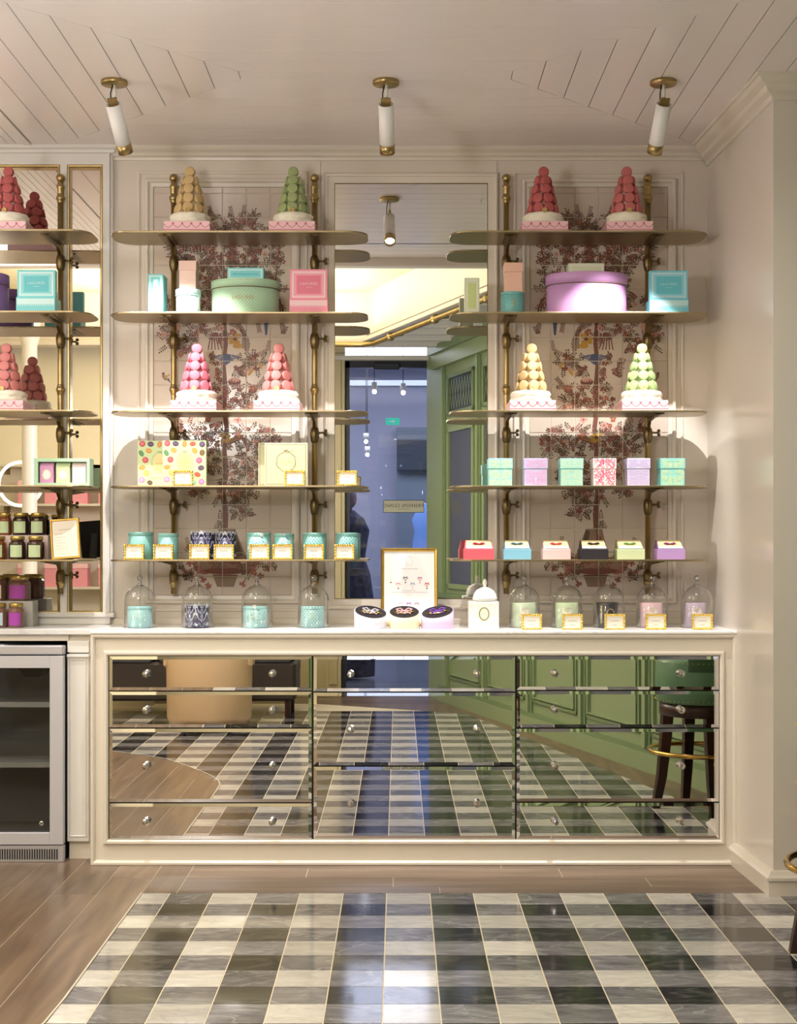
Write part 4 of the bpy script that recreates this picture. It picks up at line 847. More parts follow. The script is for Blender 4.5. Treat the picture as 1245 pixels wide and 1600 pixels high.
def plainbox(px0, px1, pyt, Y, dep, zs, m, label, name='gift_box', lidf=0, lidm=None, border=None, panel=None, words=None, over=.002, cat='box', zt=None, rz=0, prints=None):
    t, w_ = base(px0, px1, Y, zs, name, label, cat); h = (zt if zt else PZ(pyt, Y))-zs; t.rotation_euler = (0, 0, rz)
    bh = h-lidf if lidf else h
    b_ = MB(); b_.box(-w_/2+(over if lidf else 0), w_/2-(over if lidf else 0), over if lidf else 0, dep-(over if lidf else 0), 0, bh, m, .0012)
    f = front(0 if not lidf else over)
    if border: b_.polys(rectring(-w_/2+.006, w_/2-.006, .006, bh-.006, .006), f, border)
    if panel: b_.polys([rect(-w_/2+.022 if w_ > .06 else -w_/2+.014, w_/2-.022 if w_ > .06 else w_/2-.014, .022, bh-.022)], f, panel)
    if words: b_.polys(text(words, w_*.14, 0, bh/2+.002, 1.2)+[rect(-.02, .02, bh/2-.014, bh/2-.0125)], lambda u, v: (u, -.0011, v), CREAM)
    if prints: prints(b_, w_, bh, f)
    b_.build('body', t)
    if lidf:
        b_ = MB(); b_.box(-w_/2, w_/2, 0, dep, h-lidf, h, lidm or m, .0012)
        if prints: prints(b_, w_, lidf, lambda u, v: (u, -.0005, h-lidf+v))
        b_.build('lid', t)
    return t
def openbox(px0, px1, pt, pj, Y, zs, m, lm, pm, label):
    """square box standing open: shallow tray in front, lid standing upright behind it"""
    t, w_ = base(px0, px1, Y, zs, 'gift_box', label, 'box'); hj = PZ(pj, Y)-zs; ht = PZ(pt, Y+.03)-zs
    b_ = MB(); b_.box(-w_/2, w_/2, 0, .10, 0, hj, m, .0012)
    f = front(0); b_.polys([rect(-w_/2+.003, w_/2-.003, hj*.55, hj*.9)], f, lm)
    for k in range(17): b_.polys([ell(-w_/2+.008+(w_-.016)*k/16, hj*.50, .0022, .005, 8)], f, lm)
    b_.build('tray', t)
    b_ = MB(); lw = w_-.003; b_.box(-lw/2, lw/2, .012, .045, hj-.0005, ht, m, .0012)
    f = front(.012, 0, hj); H_ = ht-hj; b_.polys(rectring(-lw/2+.008, lw/2-.008, .006, H_-.008, .008), f, lm); b_.polys(rectring(-lw/2+.020, lw/2-.020, .016, H_-.019, .0018), f, lm)
    b_.polys([rect(-lw/2+.028, lw/2-.028, .023, H_-.026)], f, pm)
    b_.polys(text('LADURÉE', .015, 0, H_/2+.002, 1.15)+[rect(-.012, .012, H_/2-.012, H_/2-.0108)], lambda u, v: (u, .0108, hj+v), lm); b_.build('lid', t)
    return t
# second shelf, left unit
plainbox(231, 255, 428, 5.80, .10, SZ[1], TQ, 'slim turquoise box standing at the left end of the second shelf', border=TQL, panel=TQL)
hb = hatbox(PX(294, 5.86), 5.86, SZ[1], .049, .049, .104, .026, TQL, TQL, 'small round floral hat box under the tiny pink box', dots='flower')
plainbox(279, 306.5, 407, 5.83, .07, SZ[1]+.104, flat('blush_card', 240, 208, 196), 'tall blush box with lid on the small floral hat box', lidf=.038, lidm=flat('blush_lid', 236, 200, 190))
hatbox(PX(383.5, 5.885), 5.885, SZ[1], .137, .105, .140, .034, MINT, MINT, 'large oval mint hat box with black polka dots', dots='dot', cord=flat('brown_cord', 112, 92, 64), motif=text('LADURÉE', .020, 0, .062, 1.1))
plainbox(355, 412, 411, 5.84, .09, SZ[1]+.140, TQ, 'flat turquoise box lying on the mint polka dot hat box', border=TQL, panel=TQD, zt=SZ[1]+.140+.052)
openbox(452, 512, 422, 467, 5.80, SZ[1], flat('pink_gift_card', 240, 148, 170), flat('pale_pink_print', 246, 206, 214), flat('rose_panel', 226, 120, 146), 'open pink gift box at the right of the second shelf')
# second shelf, right unit
plainbox(726, 749, 434, 5.80, .06, SZ[1], flat('pale_green_card', 214, 222, 190), 'slim pale green box on the shelf end in front of the mirror', border=flat('pale_green_card_light', 228, 232, 214), panel=flat('celery_card', 200, 212, 142))
hatbox(PX(800.5, 5.86), 5.86, SZ[1], .048, .048, .092, 0, flat('aqua_card', 124, 196, 194), flat('aqua_card', 1, 1, 1), 'small round aqua dotted box marked 1', dots='dot', motif=text('1', .045, 0, .045))
plainbox(788, 817, 410, 5.83, .075, SZ[1]+.092, flat('peach_card', 236, 190, 172), 'peach box with scalloped lid on the small aqua dotted box', lidf=.038, lidm=flat('peach_card', 1, 1, 1))
hatbox(PX(916, 5.885), 5.885, SZ[1], .163, .112, .166, .045, LIL, LIL, 'large oval lilac hat box', cord=flat('brown_cord', 1, 1, 1), lo=.004)
plainbox(888, 944, 401, 5.84, .09, SZ[1]+.166, flat('pale_green_card', 1, 1, 1), 'flat pale green box lying on the lilac hat box', border=flat('pale_green_card_light', 1, 1, 1), panel=flat('celery_card', 1, 1, 1), zt=SZ[1]+.166+.044)
openbox(1015, 1076, 424, 467, 5.80, SZ[1], flat('sky_card', 120, 200, 222), flat('pale_sky_print', 184, 222, 230), flat('sky_panel', 96, 188, 206), 'open sky blue gift box at the right end of the second shelf')
# second shelf, mirrored cabinet
hatbox(PX(-28, 5.87), 5.87, SZ[1], .106, .10, .166, .045, PUR, PUR, 'purple round hat box cut by the left edge of the photo', cord=flat('brown_cord', 1, 1, 1))
openbox(25, 86, 423, 464, 5.79, SZ[1], TQ, TQL, TQD, 'open turquoise gift box on the mirrored cabinet shelf')

# fourth shelf, left unit: patterned books / boxes and cards
MACP = [(560, 140, 48, 48, 0, (196, 78, 88)), (690, 145, 50, 42, .2, (84, 66, 98)), (828, 150, 36, 52, .3, (212, 140, 72)), (957, 148, 50, 36, -.1, (206, 84, 62)), (1103, 155, 46, 46, 0, (78, 62, 96)), (545, 290, 34, 52, -.5, (86, 138, 88)),
        (660, 248, 50, 38, .4, (220, 154, 70)), (985, 255, 38, 50, -.7, (214, 150, 60)), (1103, 285, 40, 50, .2, (124, 90, 52)), (608, 393, 48, 48, 0, (200, 76, 84)), (1055, 405, 48, 48, 0, (188, 90, 130)), (557, 510, 52, 34, -.2, (232, 150, 70)),
        (1085, 522, 50, 40, -.2, (92, 72, 98)), (625, 595, 46, 46, 0, (198, 184, 84)), (1030, 625, 50, 36, .4, (200, 88, 60)), (553, 703, 48, 46, 0, (222, 138, 184)), (980, 745, 30, 30, 0, (150, 214, 176)), (1093, 738, 48, 46, 0, (222, 130, 184)), (678, 745, 44, 36, .4, (96, 76, 60))]
PG = flat('pistachio_card', 206, 222, 172, .4)
def mac_book(px0, Y, label):
    t = thing('gift_box', label, 'box', (PX(px0, Y), Y, SZ[3]), group='boxes printed with macarons'); k = Y/FPX/9.96; w_ = 680*k; h = 712*k
    b_ = MB(); b_.box(0, w_, 0, .032, 0, h, PG, .001)
    for i, (x, y, rx, rz, a, c) in enumerate(MACP):
        m = flat('printed_macaron_%d_%d_%d' % c, *c); m2 = flat('printed_macaron_light_%d_%d_%d' % c, *[min(255, q+34) for q in c])
        cx, cz = (x-487)*k, h-(y-92)*k; b_.polys([ell(cx, cz, rx*k, rz*k, 16, -a)], front(0), m)
        if abs(rx-rz) > 5: b_.polys([ell(cx, cz, rx*k*.9, rz*k*.16, 10, -a) if rx > rz else ell(cx, cz, rx*k*.16, rz*k*.9, 10, -a)], lambda u, v: (u, -.0008, v), m2)
        else: b_.polys([ell(cx-.001, cz+.001, rx*k*.6, rz*k*.6, 12)], lambda u, v: (u, -.0008, v), m2)
    cx, cz = (830-487)*k, h-(432-92)*k; OL = flat('olive_print', 150, 150, 104); PGO = flat('pale_gold_print', 208, 190, 132, .35, metal=.2)
    b_.polys([ell(cx, cz, 104*k, 138*k, 28)], front(0), PGO)
    for q in range(34):
        a = q*2*PI/34; b_.polys([ell(cx+122*k*math.cos(a), cz+158*k*math.sin(a), .0030, .0011, 7, a+.9)], front(0), OL)
    b_.polys([ell(cx+s_*.004, h-(265-92)*k, .006, .0016, 8, s_*.4) for s_ in (-1, 1)], front(0), OL)
    b_.polys(text('LADURÉE', .0085, cx, cz-.003)+[rect(cx-.016, cx+.016, cz+.009, cz+.0097), rect(cx-.012, cx+.012, cz-.016, cz-.0152)], lambda u, v: (u, -.0009, v), GINK)
    b_.polys(stroke([(cx-.045+.004*q, h-(672-92)*k+.003*math.sin(q*1.9)) for q in range(18)], .0012), front(0), OL)
    b_.build('printed_box', t); return t
mac_book(215, 5.865, 'rear pistachio box printed with macarons, partly covered, fourth shelf'); mac_book(254, 5.815, 'front pistachio box printed with macarons, on the fourth shelf')
OLV = flat('olive_card', 206, 204, 160, .4); OLD = flat('dark_olive_print', 128, 118, 84); OLE = flat('olive_card_edge', 226, 222, 190, .4)
def olive(px0, px1, Y, label):
    t, w_ = base(px0, px1, Y, SZ[3], 'gift_box', label, 'box'); h = PZ(692, Y)-SZ[3]
    b_ = MB(); b_.box(-w_/2, w_/2, 0, .035, 0, h, OLE, .001); f = front(0); b_.polys([rect(-w_/2+.005, w_/2-.005, .005, h-.004)], f, OLV)
    f2 = lambda u, v: (u, -.0008, v); b_.polys(rectring(-w_/2+.005, w_/2-.006, .007, h-.004, .0024), f2, OLD)
    R = random.Random(3)
    for q in range(70):
        a = q*2*PI/70; rr = .0385+R.uniform(-.0028, .0028); b_.polys([ell(rr*math.cos(a), h*.56+rr*math.sin(a), .0032, .0013, 7, a+R.uniform(.5, 1.2))], f2, OLD)
    b_.polys([ell(-.004, h*.56+.044, .005, .004, 9), ell(.003, h*.56+.047, .004, .003, 9), ell(.010, h*.56+.042, .008, .0012, 8), ell(.024, h*.56+.044, .006, .001, 8)], f2, OLD)
    b_.polys(text('LADURÉE', .0125, 0, h*.56, 1.1)+[rect(-.018, .018, h*.56+.012, h*.56+.0128), rect(-.005, .005, h*.56-.014, h*.56-.0128)], f2, GINK); b_.build('printed_box', t)
olive(403.5, 470, 5.865, 'rear olive box with thin border, mostly hidden, on the fourth shelf'); olive(413.5, 480.5, 5.815, 'front olive box printed with a leafy wreath on the fourth shelf')
G4 = 'gilt price cards on the fourth shelf'
card(269.5, 302, SZ[3], 'gilt card in front of the macaron-printed box', 5.785, G4); card(444.5, 476, SZ[3], 'gilt card in front of the wreath-printed olive box', 5.785, G4); card(526.5, 558, SZ[3], 'gilt card at the end of the fourth shelf, in front of the mirror', 5.80, G4)
# fourth shelf, right unit: six cubes
def damask(c1, seed, lines=False):
    def f_(b_, w_, h, fn):
        R = random.Random(seed)
        if lines:
            for s_ in (-1, 1):
                for q in range(3): b_.polys(stroke([(s_*(.004+q*.011+.010*math.sin(i*.5+q)), h*.04+h*.92*i/10) for i in range(11)], .0018), fn, c1)
            for _ in range(int(w_*h*12000)): b_.polys([ell(s2*(u:=R.uniform(.003, w_/2-.006)), R.uniform(.005, h-.005), .0032, .0016, 7, R.random()*3) for s2 in (-1, 1)], fn, c1)
        else:
            for _ in range(int(w_*h*16000)):
                u, v, a = R.uniform(.003, w_/2-.007), R.uniform(.006, h-.006), R.random()*3; b_.polys([ell(s2*u, v, .0052, .0016, 7, s2*a) for s2 in (-1, 1)], fn, c1)
    return f_
cubes = [(763, 801, (150, 216, 206), (192, 220, 186), 'turquoise and yellow patterned cube box nearest the mirror'), (818.5, 855.5, (194, 190, 226), (214, 172, 214), 'lilac and pink patterned cube box, second of six'), (875, 911.5, (160, 220, 212), (194, 222, 196), 'aqua and yellow patterned cube box between lilac and pink ones'),
         (926.5, 963, (246, 226, 228), (220, 92, 128), 'white cube box with bright pink damask print'), (979.5, 1016, (206, 202, 234), (200, 186, 222), 'pale lavender cube box right of the pink damask one'), (1031.5, 1070.5, (140, 210, 206), (190, 220, 184), 'turquoise and yellow patterned cube box at the right end')]
for i, (a, b, c, d, lb) in enumerate(cubes):
    m = flat('cube_card_%d' % i, *c); plainbox(a, b, 716, 5.80, .095, SZ[3], m, lb, lidf=.042, over=.0022, prints=damask(flat('cube_print_%d' % i, *d), i+2, i == 3))
# fourth shelf, mirrored cabinet: dotted gift set with three cartons
t = thing('gift_set', 'mint dotted tray holding three small cartons at the left', 'gift set', ((PX(53, 5.79)+PX(140, 5.79))/2, 5.79, SZ[3])); w_ = PX(140, 5.79)-PX(53, 5.79); h = PZ(716, 5.79)-SZ[3]
b_ = MB()
for r_ in ((-w_/2, w_/2, 0, .012), (-w_/2, w_/2, h-.014, h), (-w_/2, -w_/2+.016, .012, h-.014), (w_/2-.012, w_/2, .012, h-.014)): b_.box(r_[0], r_[1], 0, .075, r_[2], r_[3], MINT)
b_.box(-w_/2, w_/2, .07, .075, 0, h, MINT); 
for i in range(12):
    for k in range(26):
        u, v = -w_/2+.003+(k+.5*(i % 2))*(w_-.006)/26, .004+i*(h-.006)/12
        if v < .011 or v > h-.013 or u < -w_/2+.014 or u > w_/2-.012: b_.polys([ell(u, v, .0011, .0011, 6)], front(0), DOTC)
b_.build('dotted_tray', t)
for k, c in enumerate(((206, 150, 190), (196, 210, 168), (232, 212, 212))):
    cc = -w_/2+.016+(k+.5)*(w_-.028)/3; cw = .030; m = flat('carton_%d' % k, *c); b_ = MB(); b_.box(cc-cw+.002, cc+cw-.002, .010, .060, .012, h-.030, m, .001); b_.prism([(.010, h-.030), (.060, h-.030), (.045, h-.016), (.022, h-.016)], lambda u, v: (cc-cw+.002, u, v), lambda u, v: (cc+cw-.002, u, v), m)
    b_.polys([ell(cc, .045, .017, .021, 20)], front(.010), CREAM); b_.polys(stroke(ell(cc, .045, .014, .018, 20), .0014, True), lambda u, v: (u, .0090, v), GINK); b_.build('carton', t)

# fifth shelf, left unit: candle tins and their cards
NAVY = flat('navy_card', 46, 44, 84, .4); AQ = flat('aqua_floral_card', 142, 198, 194, .5)
tins = [(201, 238.5, 832, TEAL, None, 'large plain teal round box at the left end of the fifth shelf', 0), (247, 278, 834, flat('aqua_plain_card', 148, 204, 202), None, 'smaller plain aqua round box beside the large teal one', 0),
        (298, 336, 833, NAVY, 'baroque', 'large navy round box with white ornament', 0), (338, 368.5, 834, NAVY, 'baroque', 'smaller navy round box with white ornament', 0),
        (386, 423, 833, AQ, 'flower', 'large aqua round box with blossom print', 0), (428.5, 459.5, 834, AQ, 'flower', 'smaller aqua round box with blossom print', 0),
        (473, 510, 833, flat('aqua_dot_card', 134, 188, 184), 'dot', 'large aqua dotted round box beside the right pole', 0), (524.5, 559, 833, flat('aqua_dot_card', 1, 1, 1), 'dot', 'smaller aqua dotted round box in front of the mirror', 0)]
for a, b, y, m, d, lb, _ in tins:
    Yc = 5.875; r = (PX(b, Yc)-PX(a, Yc))/2; hatbox((PX(a, Yc)+PX(b, Yc))/2, Yc, SZ[4], r, r, PZ(y, Yc-r)-SZ[4]+.002, .012, m, m, lb, 'candle_tin', dots=d, lo=.0008)
for k, (a, b, lb) in enumerate(((193.5, 225.5, 'gilt card before the large teal round box'), (239.5, 271, 'gilt card before the smaller plain aqua round box'), (296, 327.5, 'gilt card before the large navy round box'), (333.5, 365.5, 'gilt card before the smaller navy round box'),
                             (389.5, 421, 'gilt card before the large blossom round box'), (425.5, 457.5, 'gilt card before the smaller blossom round box'), (474.5, 506, 'gilt card before the large aqua dotted round box'), (522.5, 553.5, 'gilt card before the dotted round box by the mirror'))):
    card(a, b, SZ[4], lb, 5.785, 'gilt price cards on the fifth shelf', [.05, -.04, 0, .03, -.05, 0, .02, .04][k])
# fifth shelf, right unit: six slope-fronted gift boxes with bows
def slopebox(px0, px1, col, dark, bow, label, rz=0):
    Y = 5.79; t, w_ = base(px0, px1, Y, SZ[4], 'gift_box', label, 'box', 'slope-fronted gift boxes'); h1, h2, d = .042, .078, .10; t.rotation_euler = (0, 0, rz)
    m = flat('slope_'+label.split()[0], *col); md = flat('slope_dark_'+label.split()[0], *dark)
    b_ = MB(); b_.box(-w_/2, w_/2, 0, d, 0, h1, m, .0012); b_.build('body', t)
    b_ = MB(); i = .003; tw = w_/2-.008
    v = [(-w_/2+i, i, h1), (w_/2-i, i, h1), (w_/2-i, d-i, h1), (-w_/2+i, d-i, h1), (-tw, .066, h2), (tw, .066, h2), (tw, d-.012, h2), (-tw, d-.012, h2)]
    b_.add(v, [(0, 1, 5, 4), (1, 2, 6, 5), (2, 3, 7, 6), (3, 0, 4, 7), (4, 5, 6, 7)], md)
    F = lambda u, v: (u*(1-.07*v/.07), .003+.063*v/.07-.0010, h1+.0015+.036*v/.07)
    b_.polys([rect(-w_/2+.007, w_/2-.007, .002, .066)], F, flat('slope_panel', 232, 214, 164, .4))
    F2 = lambda u, v: (F(u, v)[0], F(u, v)[1]-.0006, F(u, v)[2]+.0003)
    b_.polys([[(-w_/2+.007, .002), (w_/2-.007, .002), (w_/2-.007, .016), (w_/4, .022), (0, .014), (-w_/4, .022), (-w_/2+.007, .018)]], F2, CREAM); b_.build('lid', t)  # pale wavy patch paints the spotlit lower part of the panel
    bm = flat('bow_'+label.split()[0], *bow); b_ = MB(); c = F(0, .036)
    for s_ in (-1, 1):
        b_.tube([(0, c[1]-.003, c[2]), (s_*.008, c[1]-.005, c[2]+.002), (s_*.017, c[1]-.005, c[2]+.004), (s_*.025, c[1]-.004, c[2]+.002)], [.0015, .004, .0048, .001], bm, 8)
        b_.tube([(0, c[1]-.003, c[2]), (s_*.010, c[1]-.005, c[2]-.004), (s_*.020, c[1]-.008, c[2]-.009)], [.0015, .0026, .0022], bm, 6)
    b_.sphere((0, c[1]-.006, c[2]), .004, bm, 8); b_.sphere((0, c[1]-.008, c[2]-.010), .0045, flat('charm_macaron', 232, 160, 160), 8, .7); b_.build('bow', t)
slopebox(725, 772, (232, 96, 112), (214, 78, 96), (170, 30, 60), 'coral red slope-fronted gift box with a crimson bow', 0)
slopebox(787, 830, (134, 194, 222), (92, 140, 168), (66, 104, 124), 'sky blue slope-fronted gift box with a grey-blue bow')
slopebox(848, 891.5, (238, 206, 208), (220, 180, 180), (196, 84, 86), 'pale pink slope-fronted gift box with a red bow')
slopebox(907, 950.5, (48, 44, 52), (36, 34, 40), (58, 44, 36), 'black slope-fronted gift box with a dark bow')
slopebox(964, 1007.5, (214, 228, 184), (150, 158, 104), (112, 154, 84), 'celery green slope-fronted gift box with a green bow')
slopebox(1026.5, 1070.5, (188, 152, 212), (128, 88, 142), (140, 56, 110), 'violet slope-fronted gift box with a plum bow')

# ------------------------------------------------------------------ mirrored cabinet: jam jars, risers, framed menu
LID = mat('jar_lid_gold', rgb(190, 164, 96), .35, .9); JAMD = mat('dark_jam', rgb(44, 20, 16), .12, coat=1); JAMO = mat('amber_jam', rgb(122, 66, 32), .12, coat=1); JAMB = mat('chestnut_spread', rgb(118, 84, 72), .3, coat=.6)
LG = flat('label_green', 188, 206, 166); LV = flat('label_violet', 164, 66, 168); LB = flat('label_blue', 190, 214, 224); LC = flat('label_cream', 226, 216, 200)
def jar(px0, px1, pyt, pyb, Y, zs, jam, lab, label, group):
    r = (PX(px1, Y)-PX(px0, Y))/2; h = (pyb-pyt)*Y/FPX; t = thing('jam_jar', label, 'jar', ((PX(px0, Y)+PX(px1, Y))/2, Y, zs), 0, group)
    b_ = MB(); b_.lathe([(r*.86, 0), (r*.97, .003), (r, .008), (r, h*.66), (r*.94, h*.74), (r*.80, h*.80), (r*.80, h*.86)], jam, 12, smooth=False); b_.build('glass_body', t, rot=(0, 0, PI/12))
    b_ = MB(); b_.lathe([(r*.84, h*.84), (r*.86, h*.85), (r*.86, h-.002), (r*.82, h), (.001, h)], LID, 24); b_.build('lid', t)
    b_ = MB(); rr = r*1.005
    b_.polys([[(u0, .010), (u0+.3*r, .010), (u0+.3*r, h*.62), (u0, h*.62)] for u0 in (-.75*r+.3*r*k for k in range(5))], cyl(rr), lab)
    b_.polys([rect(-.4*r+.01*0, .4*r, h*(.5-.1*k), h*(.5-.1*k)+.0009) for k in range(3)], cyl(rr, 0, .001), INK); b_.build('paper_label', t)
rz_ = PZ(836.5, 5.90)
b_ = MB(); b_.box(-2.3, PX(75, 5.86), 5.86, 5.97, SZ[4], rz_, flat('riser_pink', 206, 184, 178), .001); tag(b_.build('display_riser'), 'low pinkish riser under the back row of jam jars', 'riser')
for a, b, jm, lb in ((-26, 3-6, JAMO, 'back-row amber jam jar cut by the left edge, fifth shelf'), (-3, 18.5, JAMO, 'back-row amber jam jar on the riser at the left edge'), (20, 46, JAMD, 'middle dark jam jar of the back row on the riser'), (47, 72.5, JAMD, 'right dark jam jar of the back row on the riser')):
    if b > 0: jar(a, b, 801, 836, 5.90, rz_, jm, LG, lb, 'jam jars on the riser')
for a, b, jm, lb in ((-17, 10, JAMO, 'front-row amber jam jar at the left edge of the fifth shelf'), (14.5, 40.5, JAMD, 'middle dark jam jar of the front row, fifth shelf'), (43, 69, JAMD, 'right dark jam jar of the front row, beside the menu')):
    jar(a, b, 841, 877.5, 5.80, SZ[4], jm, LG, lb, 'jam jars in front of the riser')
t = thing('framed_menu', 'gold-framed menu card leaning on the shelf beside the jam jars', 'picture frame', ((PX(80, 5.79)+PX(127, 5.79))/2, 5.79, SZ[4]), .0)
w_, h = .118, .163
fr = MB(); fr.box(-w_/2, w_/2, .002, .008, 0, h, BLACK); fr.build('backing', t, (0, 0, .003), (-.10, -.075, 0))
fr = MB(); fr.frame(-w_/2+.009, w_/2-.009, .009, h-.009, .002, [(0, -.001), (0, .002), (.003, .005), (.007, .005), (.009, 0), (.009, -.004)], GOLDF); fr.build('gilt_frame', t, (0, 0, .003), (-.10, -.075, 0))
fr = MB(); fr.box(-w_/2+.008, w_/2-.008, .0005, .002, .008, h-.008, flat('menu_paper', 216, 208, 194)); fr.polys([rect(-.026, .026, h-.045, h-.0435)]+[rect(-.040, -.040+q, h-.062-.012*i, h-.0612-.012*i) for i, q in enumerate((.03, .045, .025, .04, .03, .05))], front(.0005), INK); fr.build('menu_sheet', t, (0, 0, .003), (-.10, -.075, 0))
fr = MB(); fr.prism([(.02, .11), (.055, 0), (.06, 0), (.024, .11)], lambda u, v: (-.015, u, v), lambda u, v: (.015, u, v), BLACK); fr.build('easel_leg', t)
CTZ = .920
b_ = MB(); rt = PZ(938.5, 5.95); b_.box(-2.3, PX(50, 5.90), 5.91, 6.0, CTZ, rt, flat('riser_grey', 176, 172, 168), .001); tag(b_.build('display_riser'), 'grey riser on the left counter under a row of jam jars', 'riser')
for a, b, l, lb in ((-22, 10, LC, 'brown jar with cream label at the left edge, on the grey riser'), (12.5, 47.5, LV, 'brown spread jar with violet label on the grey riser')):
    jar(a, b, 899, 938.5, 5.955, rt, JAMB, l, lb, 'spread jars on the grey riser')
for a, b, l, lb in ((-17, 11.5, LB, 'brown jar with pale blue label on the counter at the left edge'), (12.5, 38, LV, 'brown jar with violet label standing on the left counter')):
    jar(a, b, 943, 981, 5.84, CTZ, JAMB, l, lb, 'spread jars on the counter')

# ------------------------------------------------------------------ counter: candles under glass domes
def make_dome():
    t = thing('glass_dome', 'x', 'glass dome', (0, 0, 0)); r = .0640
    b_ = MB(); pr = [(r+.004, .0005), (r+.005, .003), (r, .006), (r-.0005, .11)]
    for k in range(1, 11): a = PI/2*k/10; pr.append((max(.008, (r-.0005)*math.cos(a)), .11+.063*math.sin(a)))
    b_.lathe(pr, GLASS, 40)
    b_.lathe([(p[0]-.0022 if p[0] > .01 else .006, p[1]-.0008) for p in pr[2:]], GLASS, 40); b_.build('bell', t)
    b_ = MB(); b_.lathe([(.012, .171), (.008, .176), (.006, .182), (.009, .187)], GLASSB, 20); b_.sphere((0, 0, .200), .0125, GLASSB, 16); b_.lathe([(.016, .168), (.016, .172), (.012, .174)], GLASSB, 20); b_.build('knob', t)
    return t
dome0 = None; DY = 5.83
def dome(px, label, grp):
    global dome0
    loc = (PX(px, DY), DY, CTZ)
    if dome0 is None: dome0 = make_dome(); dome0.location = loc; dome0['label'] = label; dome0['group'] = grp
    else: dup(dome0, loc, label, grp)
def candle(px0, px1, pyt, m, label, dots=None, motif=None, flame=None):
    r = (PX(px1, DY)-PX(px0, DY))/2; return hatbox((PX(px0, DY)+PX(px1, DY))/2, DY, CTZ, r, r, PZ(pyt, DY-r)-CTZ, .008, m, m, label, 'candle_tin', dots=dots, lo=.0006, motif=motif)
lines = [rect(-.0008, .0008, .04, .068), rect(-.003, .003, .038, .040), rect(-.012, .012, .022, .0228)]
candle(199.5, 237.5, 948, flat('bright_aqua_card', 168, 216, 218), 'plain aqua candle tin under the leftmost glass dome', motif=lines)
candle(289, 327, 948, NAVY, 'navy ornamented candle tin under a glass dome', 'baroque')
candle(379, 418, 948, flat('light_aqua_card', 164, 210, 208), 'blossom-printed candle tin under a glass dome', 'flower', motif=lines)
candle(470, 507, 948, flat('light_aqua_card', 1, 1, 1), 'polka dot candle tin under a glass dome', 'dot', motif=lines)
for px, lb in ((218.5, 'leftmost glass dome, over a plain aqua tin'), (308, 'glass dome over a navy ornamented tin'), (402, 'glass dome over a blossom-printed tin'), (489.5, 'glass dome over a polka dot tin, nearest the mirror')): dome(px, lb, 'glass domes left of the mirror')
def scent(px0, px1, col, label, tagc, taper=.9, dark=False):
    Y = DY-.036; x0, x1 = PX(px0, Y), PX(px1, Y); w_ = x1-x0; h = PZ(942, Y)-CTZ; t = thing('scented_candle', label, 'candle', ((x0+x1)/2, DY, CTZ)); m = flat('candle_'+label.split()[0], *col)
    b_ = MB(); b_.lathe([(w_/2*taper*.98, 0), (w_/2*taper, .002), (w_/2, h-.002), (w_/2-.001, h), (w_/2-.004, h), (w_/2-.004, h-.006), (.001, h-.006)], m, 36)
    if dark:
        b_.polys([rect(-.034, -.026, .02, h-.01)], cyl(w_/2*.97), GINK); b_.polys(stroke(ell(.008, h*.58, .015, .018, 20), .003, True), cyl(w_/2*.97), GINK)
    b_.build('beaker', t)
    if not dark: b_ = MB(); b_.polys([ell(0, h*.56, .021, .028, 26)], cyl(w_/2*.99, 0, .0016), tagc); b_.polys(stroke(ell(0, h*.56, .017, .024, 26), .0008, True), cyl(w_/2*.99, 0, .002), GINK); b_.build('oval_tag', t)
    return t
TG = flat('candle_tag', 240, 232, 220)
for a, b, c, lb, dk, px, dl in ((801, 839, (206, 218, 190), 'sage candle with a cream oval tag, first dome right of the mirror', 0, 819, 'glass dome over a sage candle, first right of the mirror'),
                        (868.5, 905, (198, 214, 176), 'pistachio candle with an oval tag, second dome right of the mirror', 0, 885.5, 'glass dome over a pistachio candle'),
                        (933.5, 967.5, (52, 48, 50), 'black tapered candle with gold wreath under a glass dome', 1, 951, 'glass dome over a black candle'),
                        (1001.5, 1037.5, (226, 190, 196), 'rose candle with an oval tag under a glass dome', 0, 1018.5, 'glass dome over a rose candle'),
                        (1071, 1106, (190, 172, 190), 'mauve candle with an oval tag under the rightmost dome', 0, 1088.5, 'rightmost glass dome, over a mauve candle')):
    scent(a, b, c, lb, TG, .82 if dk else .93, bool(dk)); dome(px, dl, 'glass domes right of the mirror')
for a, b, lb in ((814, 847, 'gilt card before the sage candle dome'), (877.5, 911, 'gilt card before the pistachio candle dome'), (943.5, 977, 'gilt card before the black candle dome'), (1007.5, 1041, 'gilt card before the rose candle dome'), (1080, 1114, 'gilt card before the mauve candle dome')):
    card(a, b, CTZ, lb, 5.70, 'gilt price cards on the counter')
# framed price sheet
Yf = 5.93; t = thing('framed_poster', 'gold-framed white poster with little ribbon bows on the counter', 'picture frame', ((PX(595, Yf)+PX(683.5, Yf))/2, Yf, CTZ)); w_ = PX(683.5, Yf)-PX(595, Yf); h = PZ(857, Yf)-CTZ
R_ = (-.05, 0, 0); L0 = (0, 0, .001)
b_ = MB(); b_.frame(-w_/2+.013, w_/2-.013, .013, h-.013, 0, [(0, 0), (0, .003), (.004, .007), (.010, .008), (.013, .004), (.013, -.012)], GOLDF); b_.build('gilt_frame', t, L0, R_)
b_ = MB(); b_.box(-w_/2+.003, w_/2-.003, .006, .011, .003, h-.003, BLACK); b_.build('backing', t, L0, R_)
b_ = MB(); b_.box(-w_/2+.012, w_/2-.012, -.0005, .005, .012, h-.012, flat('poster_paper', 240, 238, 240)); f = front(-.0005); s_ = w_/88.5/12.45
def U(x, y): return (-w_/2+(x-62)*s_, h-(y-92)*s_)
b_.polys(stroke(ell(*U(608, 340), 70*s_, 92*s_, 26), .0012, True), f, flat('print_pale_grey', 200, 198, 200))
